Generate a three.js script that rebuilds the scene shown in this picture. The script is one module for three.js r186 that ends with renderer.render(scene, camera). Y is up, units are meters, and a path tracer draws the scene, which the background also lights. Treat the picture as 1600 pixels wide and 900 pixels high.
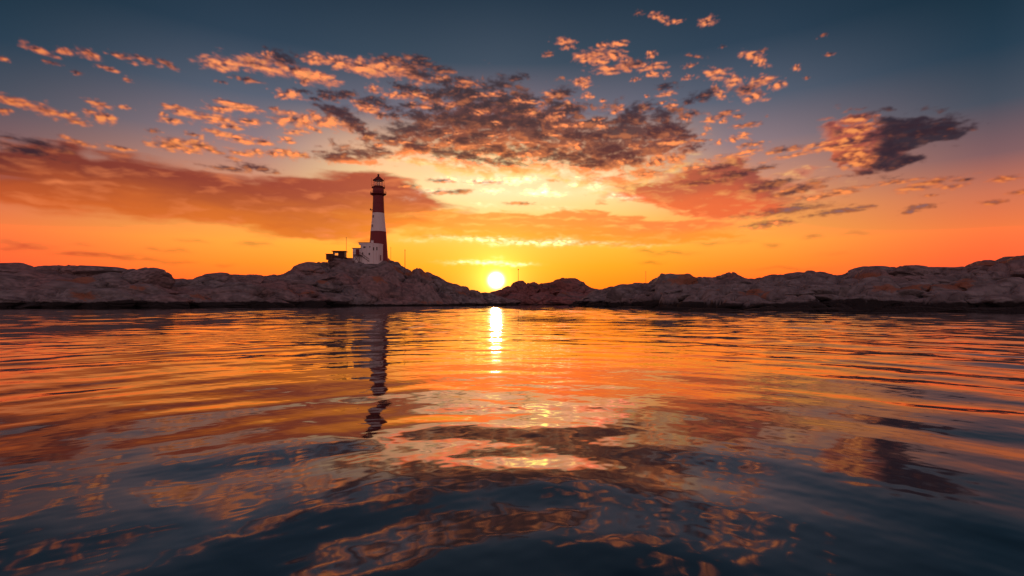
import * as THREE from 'three';
import { mergeGeometries, mergeVertices } from 'three/addons/utils/BufferGeometryUtils.js';

// ---------------------------------------------------------------- camera, sky, sun, exposure
const scene = new THREE.Scene();
const EYE = 1.6;                                            // metres over the water
const camera = new THREE.PerspectiveCamera(58.72, 16 / 9, 0.05, 9000);
camera.position.set(0, EYE, 0);
camera.lookAt(0, EYE, -10);
camera.setViewOffset(1600, 900, 0, -22.5, 1600, 900);       // rising front: verticals stay vertical
const renderer = new THREE.WebGLRenderer({ antialias: true });
renderer.toneMapping = THREE.LinearToneMapping;
renderer.toneMappingExposure = 1;
renderer.shadowMap.enabled = true;

const RAD = Math.PI / 180;
const SUN = [-1.79,2.47];                                       // azimuth (right of -z) and height, degrees
const dirOf = (az, el) => new THREE.Vector3(Math.sin(az * RAD) * Math.cos(el * RAD), Math.sin(el * RAD), -Math.cos(az * RAD) * Math.cos(el * RAD));
const sun = new THREE.DirectionalLight(new THREE.Color().setRGB(1, 0.5, 0.2), 1.4);
sun.name = 'sun';
sun.position.copy(dirOf(...SUN)).multiplyScalar(900);
sun.target.position.set(0, 0, -200);
sun.position.add(sun.target.position);
sun.castShadow = true;
sun.shadow.mapSize.set(4096, 4096);
Object.assign(sun.shadow.camera, { left: -320, right: 320, top: 320, bottom: -320, near: 1, far: 2000 });
sun.shadow.radius = 2;
scene.add(sun, sun.target);

// ---- noise
function rng(seed) { let s = seed >>> 0; return () => { s = (s + 0x6d2b79f5) | 0; let t = Math.imul(s ^ (s >>> 15), 1 | s); t = (t + Math.imul(t ^ (t >>> 7), 61 | t)) ^ t; return ((t ^ (t >>> 14)) >>> 0) / 4294967296; }; }
const PERM = new Uint8Array(512);
{ const r = rng(77), p = [...Array(256).keys()]; for (let i = 255; i > 0; i--) { const j = Math.floor(r() * (i + 1)); [p[i], p[j]] = [p[j], p[i]]; } for (let i = 0; i < 512; i++) PERM[i] = p[i & 255]; }
const GX = [], GY = [];
for (let i = 0; i < 16; i++) { GX.push(Math.cos(i * Math.PI / 8)); GY.push(Math.sin(i * Math.PI / 8)); }
function noise2(x, y) {
  const xi = Math.floor(x), yi = Math.floor(y), fx = x - xi, fy = y - yi, X = xi & 255, Y = yi & 255;
  const u = fx * fx * fx * (fx * (fx * 6 - 15) + 10), v = fy * fy * fy * (fy * (fy * 6 - 15) + 10);
  const a = PERM[PERM[X] + Y] & 15, b = PERM[PERM[X + 1] + Y] & 15, c = PERM[PERM[X] + Y + 1] & 15, d = PERM[PERM[X + 1] + Y + 1] & 15;
  const n0 = GX[a] * fx + GY[a] * fy, n1 = GX[b] * (fx - 1) + GY[b] * fy, n2 = GX[c] * fx + GY[c] * (fy - 1), n3 = GX[d] * (fx - 1) + GY[d] * (fy - 1);
  return (n0 + (n1 - n0) * u + (n2 - n0 + (n0 - n1 - n2 + n3) * u) * v) * 1.5;
}
function fbm(x, y, oct = 5, gain = 0.5) { let s = 0, a = 1, t = 0; for (let i = 0; i < oct; i++) { s += a * noise2(x, y); t += a; a *= gain; x = x * 2.03 + 17.3; y = y * 2.03 - 9.1; } return s / t; }
function puffy(x, y, oct = 5, gain = 0.55) { let s = 0, a = 1, t = 0; for (let i = 0; i < oct; i++) { s += a * (1 - 2.2 * Math.abs(noise2(x, y) * (i ? 1 : 0.9))); t += a; a *= gain; x = x * 2.07 + 5.7; y = y * 2.07 + 3.3; } return -s / t; }
const clamp = (x, a = 0, b = 1) => (x < a ? a : x > b ? b : x);
const smooth = (a, b, x) => { const t = clamp((x - a) / (b - a)); return t * t * (3 - 2 * t); };
const lerp = (a, b, t) => a + (b - a) * t;
const lin = (c) => c.map((x) => { x /= 255; return x <= 0.04045 ? x / 12.92 : Math.pow((x + 0.055) / 1.055, 2.4); });
const mix3 = (a, b, t) => [a[0] + (b[0] - a[0]) * t, a[1] + (b[1] - a[1]) * t, a[2] + (b[2] - a[2]) * t];
function curve(points, x) {
  if (x <= points[0][0]) return points[0][1];
  for (let i = 1; i < points.length; i++) if (x <= points[i][0]) { const [x0, y0] = points[i - 1], [x1, y1] = points[i]; return lerp(y0, y1, (x - x0) / (x1 - x0)); }
  return points[points.length - 1][1];
}

// ---- the evening sky: air by height and by bearing from the sun
const EL = [0, 2, 4, 6, 9, 12, 16, 20, 25, 32, 45, 90];
const BEARING = [0, 12, 25, 45, 80, 125, 180];
const AIR = [
  [[255, 142, 14], [255, 165, 22], [255, 186, 38], [255, 198, 70], [255, 214, 116], [255, 236, 178], [255, 216, 156], [136, 118, 130], [63, 79, 97], [30, 51, 69], [16, 33, 48], [18, 34, 54]],
  [[255, 120, 18], [255, 146, 22], [255, 170, 34], [255, 188, 58], [255, 206, 108], [255, 228, 162], [246, 190, 146], [114, 110, 125], [56, 74, 92], [28, 48, 66], [16, 32, 47], [18, 34, 54]],
  [[255, 98, 36], [255, 118, 38], [255, 150, 45], [255, 172, 64], [248, 164, 86], [220, 150, 116], [146, 124, 130], [90, 98, 115], [48, 67, 86], [24, 44, 61], [15, 31, 46], [18, 34, 54]],
  [[236, 78, 50], [244, 88, 53], [250, 108, 58], [246, 124, 66], [206, 116, 86], [132, 96, 98], [72, 80, 94], [40, 62, 80], [23, 46, 62], [16, 36, 50], [15, 31, 46], [18, 34, 54]],
  [[206, 110, 96], [212, 116, 98], [214, 124, 104], [206, 130, 112], [180, 128, 122], [150, 124, 130], [114, 114, 128], [92, 102, 120], [72, 86, 106], [52, 68, 90], [30, 48, 68], [18, 34, 54]],
  [[148, 121, 128], [158, 123, 126], [172, 129, 128], [186, 137, 134], [198, 147, 142], [202, 153, 150], [194, 155, 156], [178, 151, 156], [158, 143, 152], [130, 125, 138], [70, 84, 108], [18, 34, 54]],
  [[136, 119, 132], [150, 123, 132], [170, 129, 132], [190, 139, 138], [208, 151, 146], [216, 161, 156], [210, 165, 164], [196, 163, 168], [176, 157, 166], [148, 141, 154], [82, 96, 122], [18, 34, 54]],
].map((col) => col.map(lin));
function air(az, el, out) {
  let b = Math.abs(az - SUN[0]); if (b > 180) b = 360 - b;
  let i = 0; while (i < BEARING.length - 2 && b > BEARING[i + 1]) i++;
  let j = 0; while (j < EL.length - 2 && el > EL[j + 1]) j++;
  const s = smooth(BEARING[i], BEARING[i + 1], b) * 0.5 + 0.5 * clamp((b - BEARING[i]) / (BEARING[i + 1] - BEARING[i])), t = clamp((el - EL[j]) / (EL[j + 1] - EL[j]));
  for (let c = 0; c < 3; c++) out[c] = lerp(lerp(AIR[i][j][c], AIR[i][j + 1][c], t), lerp(AIR[i + 1][j][c], AIR[i + 1][j + 1][c], t), s);
}
// ---- cloud sheets between an upper and a lower edge, with the colours of their four corners
const SHEETS = [
  { top: [[11.31,13.28],[15.38,13.85],[18.65,14.25],[21.8,14.35],[26.57,13.24],[30.96,12.36],[34.02,11.28]], bot: [[11.31,11.53],[16.7,11.67],[20.56,11.41],[25.41,9.9],[30.96,8.92],[34.02,9.44]], sx: 3.2, sy: 0.8, oct: 6, feather: 1.1, rough: 1.9, soft: 0.9, most: 0.75, lit: 1.0, endSoft: 6, c: [[226, 120, 84], [190, 100, 88], [244, 142, 74], [236, 132, 82]], bright: [255, 190, 120], seed: 31 },
  { top: [[-58.39,9.94],[-51.34,11.8],[-45.0,12.19],[-42.77,13.34],[-40.57,13.38],[-39.52,12.64],[-36.87,12.93],[-34.02,12.64],[-29.9,12.49],[-27.7,12.75],[-24.82,12.82],[-21.18,13.15],[-16.7,14.02],[-14.04,13.93],[-11.31,13.01],[-7.13,10.99],[-3.58,10.22]], bot: [[-58.39,5.78],[-51.34,6.88],[-45.0,7.58],[-40.36,7.41],[-35.94,7.41],[-30.96,7.36],[-25.41,6.47],[-20.56,5.91],[-15.38,6.36],[-11.31,7.44],[-7.13,8.64],[-3.58,9.66]], sx: 7.5, sy: 1.25, oct: 6, feather: 0.9, rough: 1.5, soft: 1.1, most: 0.97, lit: 0.62, endSoft: 6, fill: 0.3, c: [[62, 33, 38], [192, 82, 58], [186, 66, 44], [255, 144, 42]], bright: [255, 142, 84], seed: 3 },
  { top: [[9.23,11.88],[12.68,12.68],[16.04,12.37],[19.29,13.31],[21.18,14.04],[23.63,14.17],[25.99,12.51],[27.7,10.81],[29.9,9.69]], bot: [[9.23,11.61],[12.68,11.34],[16.04,10.25],[19.29,9.41],[23.03,8.67],[26.57,9.05],[29.9,9.5]], sx: 4.2, sy: 0.9, oct: 6, feather: 0.8, rough: 1.4, soft: 0.6, most: 0.95, lit: 0.8, endSoft: 4, fill: 0.45, c: [[222, 104, 62], [132, 66, 66], [246, 112, 56], [238, 104, 62]], bright: [255, 170, 96], seed: 12 },
  { top: [[-14.04,9.26],[-9.93,9.95],[-5.71,9.64],[-1.43,9.82],[2.86,9.67],[5.71,10.19],[9.23,9.97],[12.34,9.19],[14.71,8.76],[18.0,8.42],[21.8,8.48],[24.82,8.55],[28.26,7.99]], bot: [[-14.04,8.45],[-9.93,7.05],[-5.71,7.13],[0.0,6.88],[3.58,6.51],[8.53,6.45],[14.04,6.19],[18.0,6.28],[22.42,6.75],[28.26,7.56]], sx: 5, sy: 0.75, oct: 6, feather: 0.7, rough: 1.25, soft: 0.5, most: 0.93, lit: 0.6, endSoft: 7, fill: 0.3, c: [[255, 152, 62], [250, 122, 66], [255, 160, 34], [255, 150, 52]], bright: [255, 208, 104], seed: 8 },
  { top: [[-14.04,15.75],[-11.31,16.04],[-7.13,15.69],[-2.86,15.12],[0.0,15.54],[4.29,15.37],[8.53,14.19],[12.0,13.51],[15.38,14.24],[18.65,15.4],[20.56,15.72]], bot: [[-14.04,14.32],[-11.31,14.47],[-7.13,13.7],[-2.86,13.24],[0.0,13.66],[4.29,13.63],[8.53,12.17],[12.0,11.64],[15.38,12.54],[18.65,13.62],[20.56,14.6]], sx: 2.6, sy: 0.9, oct: 6, feather: 0.9, rough: 2.0, soft: 1.0, most: 0.9, lit: 0.7, endSoft: 4, c: [[255, 142, 54], [248, 124, 60], [255, 222, 130], [255, 196, 108]], bright: [255, 226, 150], seed: 52 },
  { top: [[-21.18,14.54],[-19.29,15.59],[-16.04,16.56],[-14.04,17.97],[-12.0,19.68],[-9.93,21.05],[-7.13,22.41],[-2.86,23.63],[0.0,23.3],[2.15,21.94],[5.0,22.49],[7.13,21.8],[10.62,20.08],[14.04,20.75],[17.35,20.15],[19.61,18.1],[20.56,16.77]], bot: [[-21.18,14.41],[-18.0,14.56],[-14.04,14.97],[-12.0,15.48],[-8.53,15.38],[-5.71,14.67],[-2.86,14.72],[0.0,15.01],[2.86,14.72],[6.42,14.25],[9.93,13.0],[14.04,13.14],[18.0,14.31],[20.56,16.46]], sx: 3.4, sy: 1.5, oct: 6, feather: 1.6, rough: 2.1, soft: 1.2, most: 0.93, fill: 0.3, lit: 0.38, puff: true, c: [[72, 50, 56], [66, 51, 60], [150, 66, 50], [126, 62, 54]], bright: [255, 140, 74], rim: 1, seed: 21 },
  { top: [[30.7,16.55],[32.52,16.91],[34.51,17.09],[36.87,16.09],[38.66,16.04],[40.36,15.36],[41.19,14.58],[42.77,14.09]], bot: [[30.7,15.76],[32.52,12.74],[34.51,11.44],[36.87,11.34],[38.0,12.47],[39.09,13.34],[40.78,13.75],[42.77,13.89]], sx: 2.4, sy: 0.75, oct: 6, feather: 0.8, rough: 2.5, soft: 0.9, most: 0.96, fill: 0.2, lit: 1.0, c: [[176, 86, 74], [48, 42, 54], [214, 100, 68], [54, 44, 54]], bright: [255, 146, 88], turnAt: 0.22, seed: 40 },
].map((s) => ({ ...s, c: s.c.map(lin), bright: lin(s.bright), a0: Math.max(s.top[0][0], s.bot[0][0]), a1: Math.min(s.top.at(-1)[0], s.bot.at(-1)[0]), elLo: Math.min(...s.bot.map((p) => p[1])) - 2, elHi: Math.max(...s.top.map((p) => p[1])) + 2 }));
// ---- single puffs: azimuth, height, half width, half height, how lit, tilt
const PUFFS = [[-42.69,19.92,1.16,0.33,0.8,-8],[-41.06,20.3,0.65,0.28,0.75,0],[-39.65,20.5,0.93,0.39,0.7,-8],[-37.33,20.92,1.0,0.29,0.45,-5],[-35.71,21.07,1.13,0.3,0.45,-10],[-33.92,21.13,0.99,0.31,0.4,-18],[-38.22,19.7,0.98,0.24,0.6,-5],[-41.99,19.19,0.63,0.19,0.35,0],[-40.36,18.9,0.41,0.2,0.3,0],[-36.87,19.16,0.36,0.16,0.5,0],[-44.82,18.64,0.43,0.23,0.8,0],[-44.27,15.72,1.39,0.43,0.85,-6],[-42.38,15.51,1.48,0.49,0.85,-10],[-40.98,15.43,0.82,0.4,0.9,0],[-38.66,15.78,1.0,0.57,1,-6],[-40.36,15.06,1.08,0.25,0.7,-5],[-38.88,16.81,1.13,0.26,0.7,-8],[-37.01,16.91,0.54,0.21,0.7,0],[-39.52,16.01,0.59,0.2,0.7,0],[-44.82,14.82,0.5,0.29,0.7,0],[-40.36,13.42,1.41,0.31,0.8,-8],[-37.55,13.46,1.17,0.27,0.75,-6],[-34.99,15.32,0.67,0.22,0.4,0],[-29.63,22.04,2.27,0.58,1,3],[-25.99,22.49,3.01,0.66,1,-4],[-22.42,22.5,3.43,0.73,1,-8],[-20.24,22.46,1.89,0.46,1,-10],[-24.23,23.56,1.67,0.76,0.12,-6],[-25.41,23.68,0.7,0.28,0.6,0],[-26.85,22.67,1.14,0.38,0.45,0],[-20.87,23.96,1.75,0.56,0.8,0],[-18.65,23.92,1.8,0.62,0.95,-4],[-16.04,23.65,2.25,0.8,1,-8],[-14.04,24.02,2.56,0.81,0.85,-4],[-11.31,24.31,2.48,0.92,0.45,-10],[-9.93,24.64,2.08,0.58,0.15,-8],[-11.31,23.49,2.48,0.58,0.6,-10],[-7.97,23.46,1.27,0.41,0.85,-5],[-13.36,24.83,1.49,0.46,0.35,0],[-7.83,24.18,1.69,0.52,0.2,0],[-6.06,23.42,1.42,0.48,0.15,0],[-10.27,25.08,1.11,0.35,0.1,0],[-23.33,20.43,1.57,0.4,0.85,-4],[-24.23,20.18,0.6,0.29,0.7,0],[-15.18,22.15,0.67,0.3,0.9,0],[-27.42,21.09,1.36,0.27,0.35,0],[-29.63,20.52,0.55,0.17,0.3,0],[-28.26,18.65,2.22,0.45,0.85,-3],[-29.9,18.09,1.4,0.34,0.8,0],[-26.85,18.58,1.14,0.35,0.8,0],[-24.82,18.94,0.59,0.23,0.4,0],[-32.01,17.23,2.37,0.38,0.8,-4],[-29.63,17.23,2.81,0.46,0.85,-3],[-33.52,16.46,1.2,0.33,0.75,0],[-27.14,17.5,1.59,0.35,0.7,0],[-33.27,17.65,1.2,0.27,0.7,-4],[-34.26,16.92,0.49,0.22,0.7,0],[-28.81,16.73,1.32,0.23,0.7,0],[-29.9,15.99,1.4,0.35,0.9,-6],[-28.26,15.83,2.22,0.46,0.95,-6],[-25.99,15.78,1.28,0.42,0.8,0],[-32.01,15.55,0.72,0.22,0.5,0],[-33.27,14.67,1.7,0.56,0.85,-2],[-31.49,14.72,1.05,0.69,0.95,0],[-33.92,14.23,1.68,0.45,0.7,0],[-32.01,14.07,1.03,0.35,0.8,0],[-30.43,14.42,2.34,0.34,0.5,-14],[-27.98,14.39,1.56,0.36,0.95,0],[-26.57,14.69,1.04,0.42,0.9,0],[-23.63,14.91,1.56,0.55,1,0],[-22.42,14.91,0.98,0.37,1,0],[-25.11,14.74,0.94,0.37,0.7,0],[-23.33,18.2,2.06,0.71,0.8,0],[-21.92,18.14,0.86,0.72,0.9,0],[-20.87,18.5,1.0,0.72,0.85,0],[-23.03,17.04,1.46,0.37,0.95,0],[-23.63,16.25,0.96,0.36,1,0],[-19.29,18.31,2.29,0.73,0.9,-10],[-17.35,18.26,1.3,0.49,0.75,-10],[-19.61,19.49,1.65,0.59,0.1,-18],[-18.0,19.05,1.69,0.61,0.12,-20],[-16.7,18.07,0.92,0.49,0.1,0],[-21.18,17.5,1.0,0.3,0.8,0],[-17.68,21.13,1.43,0.47,0.2,0],[-19.29,20.71,1.02,0.36,0.25,0],[-16.37,20.24,1.06,0.49,0.75,-10],[-15.04,19.75,1.47,0.49,0.75,-12],[-14.71,20.82,1.48,0.54,0.12,-10],[-13.7,20.29,1.21,0.43,0.15,0],[-15.91,17.26,1.19,0.44,1,0],[-14.51,16.55,0.67,0.31,1,0],[-12.68,21.59,1.5,0.48,0.75,5],[-10.97,22.08,2.07,0.66,0.1,-10],[-9.23,21.58,1.81,0.54,0.3,0],[-16.7,15.56,3.15,0.57,0.15,-2],[-19.29,15.15,2.17,0.57,0.2,6],[-14.71,16.15,2.01,0.51,0.2,-12],[-26.57,13.24,2.41,0.43,0.2,-6],[-28.81,12.86,2.2,0.3,0.3,0],[6.06,26.69,1.27,0.51,0.8,-10],[5.57,26.94,0.71,0.28,0.75,0],[9.23,25.61,2.38,0.52,0.95,0],[8.18,25.21,1.41,0.46,0.9,0],[9.58,24.89,1.25,0.35,1,0],[11.45,25.22,1.24,0.46,0.8,0],[12.54,24.44,0.89,0.64,1,0],[11.17,24.08,2.48,0.47,0.85,0],[13.36,24.37,1.36,0.52,0.35,0],[11.65,26.34,1.24,0.34,0.95,0],[9.93,26.36,0.62,0.34,0.6,0],[4.15,25.84,0.72,0.29,0.45,0],[15.24,23.96,1.46,0.4,0.9,0],[15.38,23.25,0.8,0.35,0.85,0],[16.7,23.06,0.52,0.29,0.9,0],[15.24,25.1,0.6,0.4,0.7,0],[19.16,23.63,0.77,0.22,0.6,0],[18.84,22.58,0.71,0.23,0.75,0],[19.61,24.36,1.02,0.17,0.35,-15],[13.5,22.96,0.61,0.23,0.6,0],[15.91,28.22,1.06,0.38,0.95,-20],[17.68,27.58,0.91,0.21,0.75,0],[20.87,27.17,0.94,0.43,0.9,0],[13.9,28.77,0.54,0.21,0.3,0],[24.94,23.66,1.29,0.38,0.95,-12],[25.87,22.95,0.81,0.54,0.9,-25],[25.99,23.8,0.58,0.21,0.4,0],[21.68,22.61,1.37,0.62,0.95,-6],[23.39,21.57,0.96,0.68,0.9,0],[22.11,20.6,0.86,0.46,0.85,-30],[21.68,21.35,0.37,0.46,0.9,0],[25.99,21.27,1.39,0.45,0.85,0],[25.41,20.01,1.17,0.57,0.85,0],[27.42,20.64,0.79,0.45,0.9,0],[24.52,20.71,1.54,0.57,0.35,0],[29.08,21.87,0.38,0.27,0.85,0],[29.9,20.8,0.27,0.16,0.4,0],[31.23,24.05,0.47,0.15,0.3,0],[31.75,22.39,0.51,0.15,0.4,0],[22.42,24.83,0.37,0.17,0.3,0],[20.05,20.62,1.77,0.53,0.06,8],[21.18,20.89,1.12,0.35,0.15,10],[5.0,22.06,1.56,0.49,0.75,0],[5.71,22.29,1.84,0.48,0.15,0],[8.39,21.74,0.7,0.37,0.95,0],[7.97,23.34,0.7,0.29,0.75,0],[7.97,22.68,0.56,0.3,0.8,0],[10.07,21.22,0.42,0.25,0.7,0],[14.37,20.24,0.54,0.43,1,0],[12.0,20.3,0.54,0.37,0.85,0],[17.22,20.16,0.65,0.36,0.85,0],[16.37,20.55,0.46,0.18,0.8,0],[14.71,21.3,0.33,0.18,0.6,0],[6.06,20.92,1.27,0.56,0.75,0],[0.0,21.46,1.0,0.5,0.75,0],[2.29,20.32,1.14,0.38,0.8,-6],[4.5,19.77,0.64,0.45,0.8,0],[17.68,16.61,2.21,0.5,0.95,0],[16.04,14.97,1.32,0.64,1,0],[17.68,14.97,1.04,0.63,0.95,0],[19.29,19.16,1.28,0.42,0.3,0],[21.18,18.35,0.88,0.3,0.75,0],[22.42,18.68,1.35,0.41,0.5,6],[20.87,17.66,0.5,0.36,0.9,0],[22.42,18.08,0.55,0.24,0.85,0],[23.81,18.38,0.6,0.35,0.45,0],[24.52,17.46,1.54,0.29,0.5,0],[24.23,16.54,0.95,0.36,0.85,0],[23.33,16.28,0.61,0.31,0.8,0],[21.92,16.2,0.5,0.3,0.85,0],[26.45,18.01,0.23,0.17,0.6,0],[25.11,15.59,1.41,0.36,0.6,0],[27.98,14.75,2.12,0.35,0.5,4],[24.23,14.84,2.38,0.37,0.95,6],[28.81,14.11,2.75,0.24,0.9,5],[32.01,14.3,2.37,0.29,0.95,2],[30.96,14.8,1.68,0.29,0.9,4],[34.02,13.99,1.47,0.28,0.9,0],[39.31,10.28,2.31,0.32,0.85,4],[38.22,9.94,1.86,0.28,0.8,2],[40.78,9.75,1.07,0.26,0.8,2],[36.87,10.67,1.83,0.23,0.7,0],[38.57,8.31,1.23,0.28,0.15,4],[37.78,7.96,0.8,0.22,0.2,4],[43.91,9.84,1.04,0.3,0.8,0],[45.0,8.67,1.07,0.25,0.6,0],[43.15,8.12,0.91,0.21,0.5,0],[41.59,10.15,0.8,0.16,0.4,0],[39.31,9.2,0.86,0.16,0.6,0],[28.26,9.04,3.89,0.49,0.25,4],[32.52,8.54,2.75,0.36,0.2,4],[26.57,7.8,2.63,0.44,0.5,3],[26.57,11.53,2.63,0.62,0.3,8],[29.9,11.19,2.69,0.53,0.5,10],[32.52,10.3,2.34,0.36,0.75,4],[30.43,9.93,1.92,0.3,0.7,0],[34.26,13.06,1.47,0.45,0.9,0],[-3.93,22.09,3.46,1.2,0.04,-9],[-6.42,22.17,1.53,0.95,0.076,9],[-1.43,23.05,2.32,0.84,0.11199999999999999,6],[-0.72,21.52,2.71,0.86,0.057999999999999996,3],[-5.71,19.55,3.44,1.06,0.094,0],[-1.43,19.32,3.48,1.06,0.04,-3],[2.15,19.15,2.31,0.89,0.076,-6],[-10.62,19.64,2.24,0.7,0.11199999999999999,-9],[-11.65,18.48,2.96,0.7,0.057999999999999996,9],[-8.53,18.17,2.27,0.64,0.094,6],[-13.36,17.26,2.2,0.5,0.04,3],[-10.62,16.78,2.62,0.54,0.076,0],[-7.48,16.27,3.42,0.66,0.11199999999999999,-3],[-4.29,15.7,2.3,0.55,0.057999999999999996,-6],[-1.43,16.56,2.7,0.92,0.094,-9],[1.79,16.4,2.71,0.8,0.04,9],[4.65,16.02,2.69,0.81,0.076,6],[7.13,15.63,2.29,0.8,0.11199999999999999,3],[3.58,18.0,1.93,0.58,0.057999999999999996,0],[7.13,17.91,1.71,0.71,0.094,-3],[10.62,16.14,2.99,1.15,0.04,-6],[13.02,15.36,1.83,0.9,0.076,-9],[12.34,18.91,2.58,0.97,0.11199999999999999,9],[13.7,20.2,1.83,0.75,0.057999999999999996,6],[15.38,17.74,1.8,0.77,0.094,3],[16.37,19.51,1.78,0.75,0.04,0],[18.65,17.15,1.21,0.62,0.076,-3],[17.03,18.23,1.42,0.75,0.11199999999999999,-6],[5.0,21.14,1.72,0.62,0.057999999999999996,-9],[6.42,20.47,1.53,0.63,0.094,9],[0.72,20.59,1.94,0.63,0.04,6],[-8.53,21.92,1.89,0.75,0.076,3],[-18.97,19.41,2.07,0.6,0.11199999999999999,0],[-17.68,18.78,1.76,0.61,0.057999999999999996,-3],[-15.71,20.49,1.79,0.47,0.094,-6],[-9.93,23.64,2.25,0.59,0.04,-9],[-7.48,23.18,1.52,0.47,0.076,9],[-3.58,18.0,2.69,0.58,0.11199999999999999,6],[-5.71,17.47,2.29,0.5,0.057999999999999996,3],[9.23,17.82,1.88,0.57,0.094,0],[8.88,14.9,2.64,0.59,0.04,-3],[-0.72,15.24,2.31,0.45,0.076,-6],[-3.58,20.86,2.31,0.63,0.11199999999999999,-9],[-8.53,20.53,1.51,0.56,0.057999999999999996,9],[-10.62,21.74,1.38,0.36,0.85,0],[-13.02,21.47,0.82,0.27,0.85,0],[-15.38,20.06,1.33,0.43,0.85,0],[-8.53,16.88,1.4,0.26,0.85,0],[-3.58,20.39,1.07,0.32,0.85,0],[0.72,21.52,0.65,0.28,0.85,0],[-7.13,21.06,1.06,0.31,0.85,0],[-9.93,20.77,1.39,0.31,0.85,0],[2.51,20.26,1.08,0.31,0.85,0],[9.93,18.74,0.83,0.38,0.85,0],[7.48,19.01,0.71,0.32,0.85,0],[11.31,20.07,0.55,0.3,0.85,0],[5.0,19.89,0.85,0.37,0.85,0],[5.71,18.91,1.42,0.26,0.85,0],[-1.43,18.03,1.43,0.23,0.85,0],[-6.42,18.25,1.06,0.19,0.85,0],[-4.65,16.84,2.13,0.2,0.85,0],[2.15,17.38,2.15,0.19,0.85,0],[6.42,16.96,1.06,0.19,0.85,0],[-12.34,17.01,1.36,0.19,0.85,0],[-15.87,17.39,0.86,0.31,0.85,0],[-14.54,16.48,0.47,0.19,0.85,0],[17.68,14.87,0.91,0.51,0.85,0],[15.71,14.7,0.99,0.45,0.85,0],[-2.51,17.21,1.43,0.19,0.85,0],[21.8,13.73,2.47,0.44,0.12,6],[23.63,12.93,2.4,0.38,0.15,4],[25.99,13.31,1.73,0.3,0.2,4],[20.56,12.38,3.14,0.38,0.3,0],[28.81,10.7,2.2,0.3,0.3,6],[-7.13,12.08,3.1,0.34,0.5,3],[-2.86,13.17,2.14,0.28,0.6,0],[-7.83,13.27,1.83,0.27,0.5,0],[-11.31,12.61,1.52,0.27,0.6,0],[0.72,10.93,2.15,0.21,0.7,0],[19.29,13.95,1.91,0.38,0.8,0],[14.71,13.63,2.28,0.39,0.75,0],[-42.77,12.85,2.32,0.39,0.1,-6],[-43.53,12.1,2.26,0.39,0.08,-6],[-12.45,22.45,0.92,0.23,0.08,-11.603656470538526],[1.94,21.38,1.56,0.21,0.9,-1.2663998365037301],[-10.63,22.02,0.66,0.25,0.08,4.578400975568389],[13.65,16.54,0.72,0.29,0.5,-10.265634947301564],[4.56,18.07,1.07,0.25,0.8,-6.400048093595177],[19.54,15.92,1.35,0.45,0.08,6.177405788293729],[3.01,16.24,1.42,0.37,0.8,-3.5253784360121987],[-10.11,19.74,0.78,0.27,0.08,-10.378490798723401],[-2.09,15.22,1.09,0.42,0.5,-9.098744810033013],[7.69,23.05,1.46,0.37,0.8,-6.473903300806336],[-7.03,17.34,0.88,0.37,0.5,-9.98041122564281],[-19.92,20.7,1.19,0.36,0.12,-9.55709196164206],[19.13,20.3,0.54,0.28,0.08,5.918555582236454],[19.96,16.57,1.36,0.19,0.5,-5.566477601825184],[-16.08,17.62,1.32,0.46,0.08,-6.131794926862473],[-14.41,19.5,0.67,0.3,0.12,-5.373855416016271],[-22.04,21.87,0.64,0.4,0.5,7.943705244412158],[2.97,20.1,0.78,0.48,0.08,-10.813209524421515],[-20.18,21.15,1.11,0.22,0.08,-1.0753991170722834],[3.49,21.09,0.6,0.45,0.5,3.4758425052323556],[-4.57,15.27,1.05,0.28,0.8,-2.161226833333197],[-13.2,19.6,1.16,0.32,0.12,-2.028405608578012],[-21.15,20.35,0.71,0.24,0.12,-3.657305677278414],[-11.3,20.72,1.41,0.28,0.08,7.811414267079385],[-4.86,16.04,1.22,0.46,0.08,-2.114239545543091],[-18.62,21.0,1.31,0.44,0.12,-5.268208310573597],[6.91,16.88,1.2,0.46,0.9,-7.695239952991578],[13.42,16.55,0.86,0.31,0.8,-10.512388637869133],[20.63,14.6,1.09,0.2,0.9,-9.447344248470625],[20.53,17.08,0.55,0.23,0.8,-0.6158812832559271],[10.98,15.58,0.76,0.2,0.12,-11.737794457374662],[16.68,21.97,1.27,0.4,0.12,-0.987832061439633],[16.78,21.27,1.14,0.28,0.9,3.4714771783854665],[-1.68,19.37,0.6,0.21,0.9,-9.74167053567898],[2.47,21.65,1.35,0.2,0.08,3.351589751105262],[0.71,23.69,1.41,0.43,0.08,7.197360209134022],[-2.51,22.08,1.55,0.3,0.8,5.109493161183387],[-5.0,23.07,1.47,0.42,0.5,-1.7505070269725316],[-3.43,16.45,1.34,0.22,0.12,0.7387387010910302],[18.93,18.8,0.62,0.35,0.5,5.485743040266726],[-15.07,21.86,0.99,0.28,0.9,7.475210145722677],[-22.22,20.88,1.04,0.21,0.08,-2.2698661705523406],[9.59,19.49,0.63,0.26,0.5,-4.864188666759584],[11.88,15.02,1.15,0.42,0.9,6.152741836499061],[1.69,16.02,1.35,0.38,0.9,3.736987656466898],[4.89,20.04,0.71,0.43,0.5,7.717919478131336],[36.87,15.24,2.75,0.75,0.04,0],[39.09,14.55,2.16,0.47,0.03,4],[41.19,14.23,1.38,0.25,0.03,3],[36.41,13.44,2.04,0.87,0.04,0],[35.71,12.06,1.89,0.56,0.1,0],[37.78,12.4,1.34,0.43,0.06,0],[39.52,15.24,1.7,0.31,0.04,2],[33.77,16.47,1.59,0.33,1,4],[34.02,15.6,1.77,0.44,1,2],[33.12,14.92,1.51,0.33,1,0],[33.77,13.58,1.29,0.39,0.95,4],[34.02,12.64,1.38,0.51,1,8]];
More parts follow.
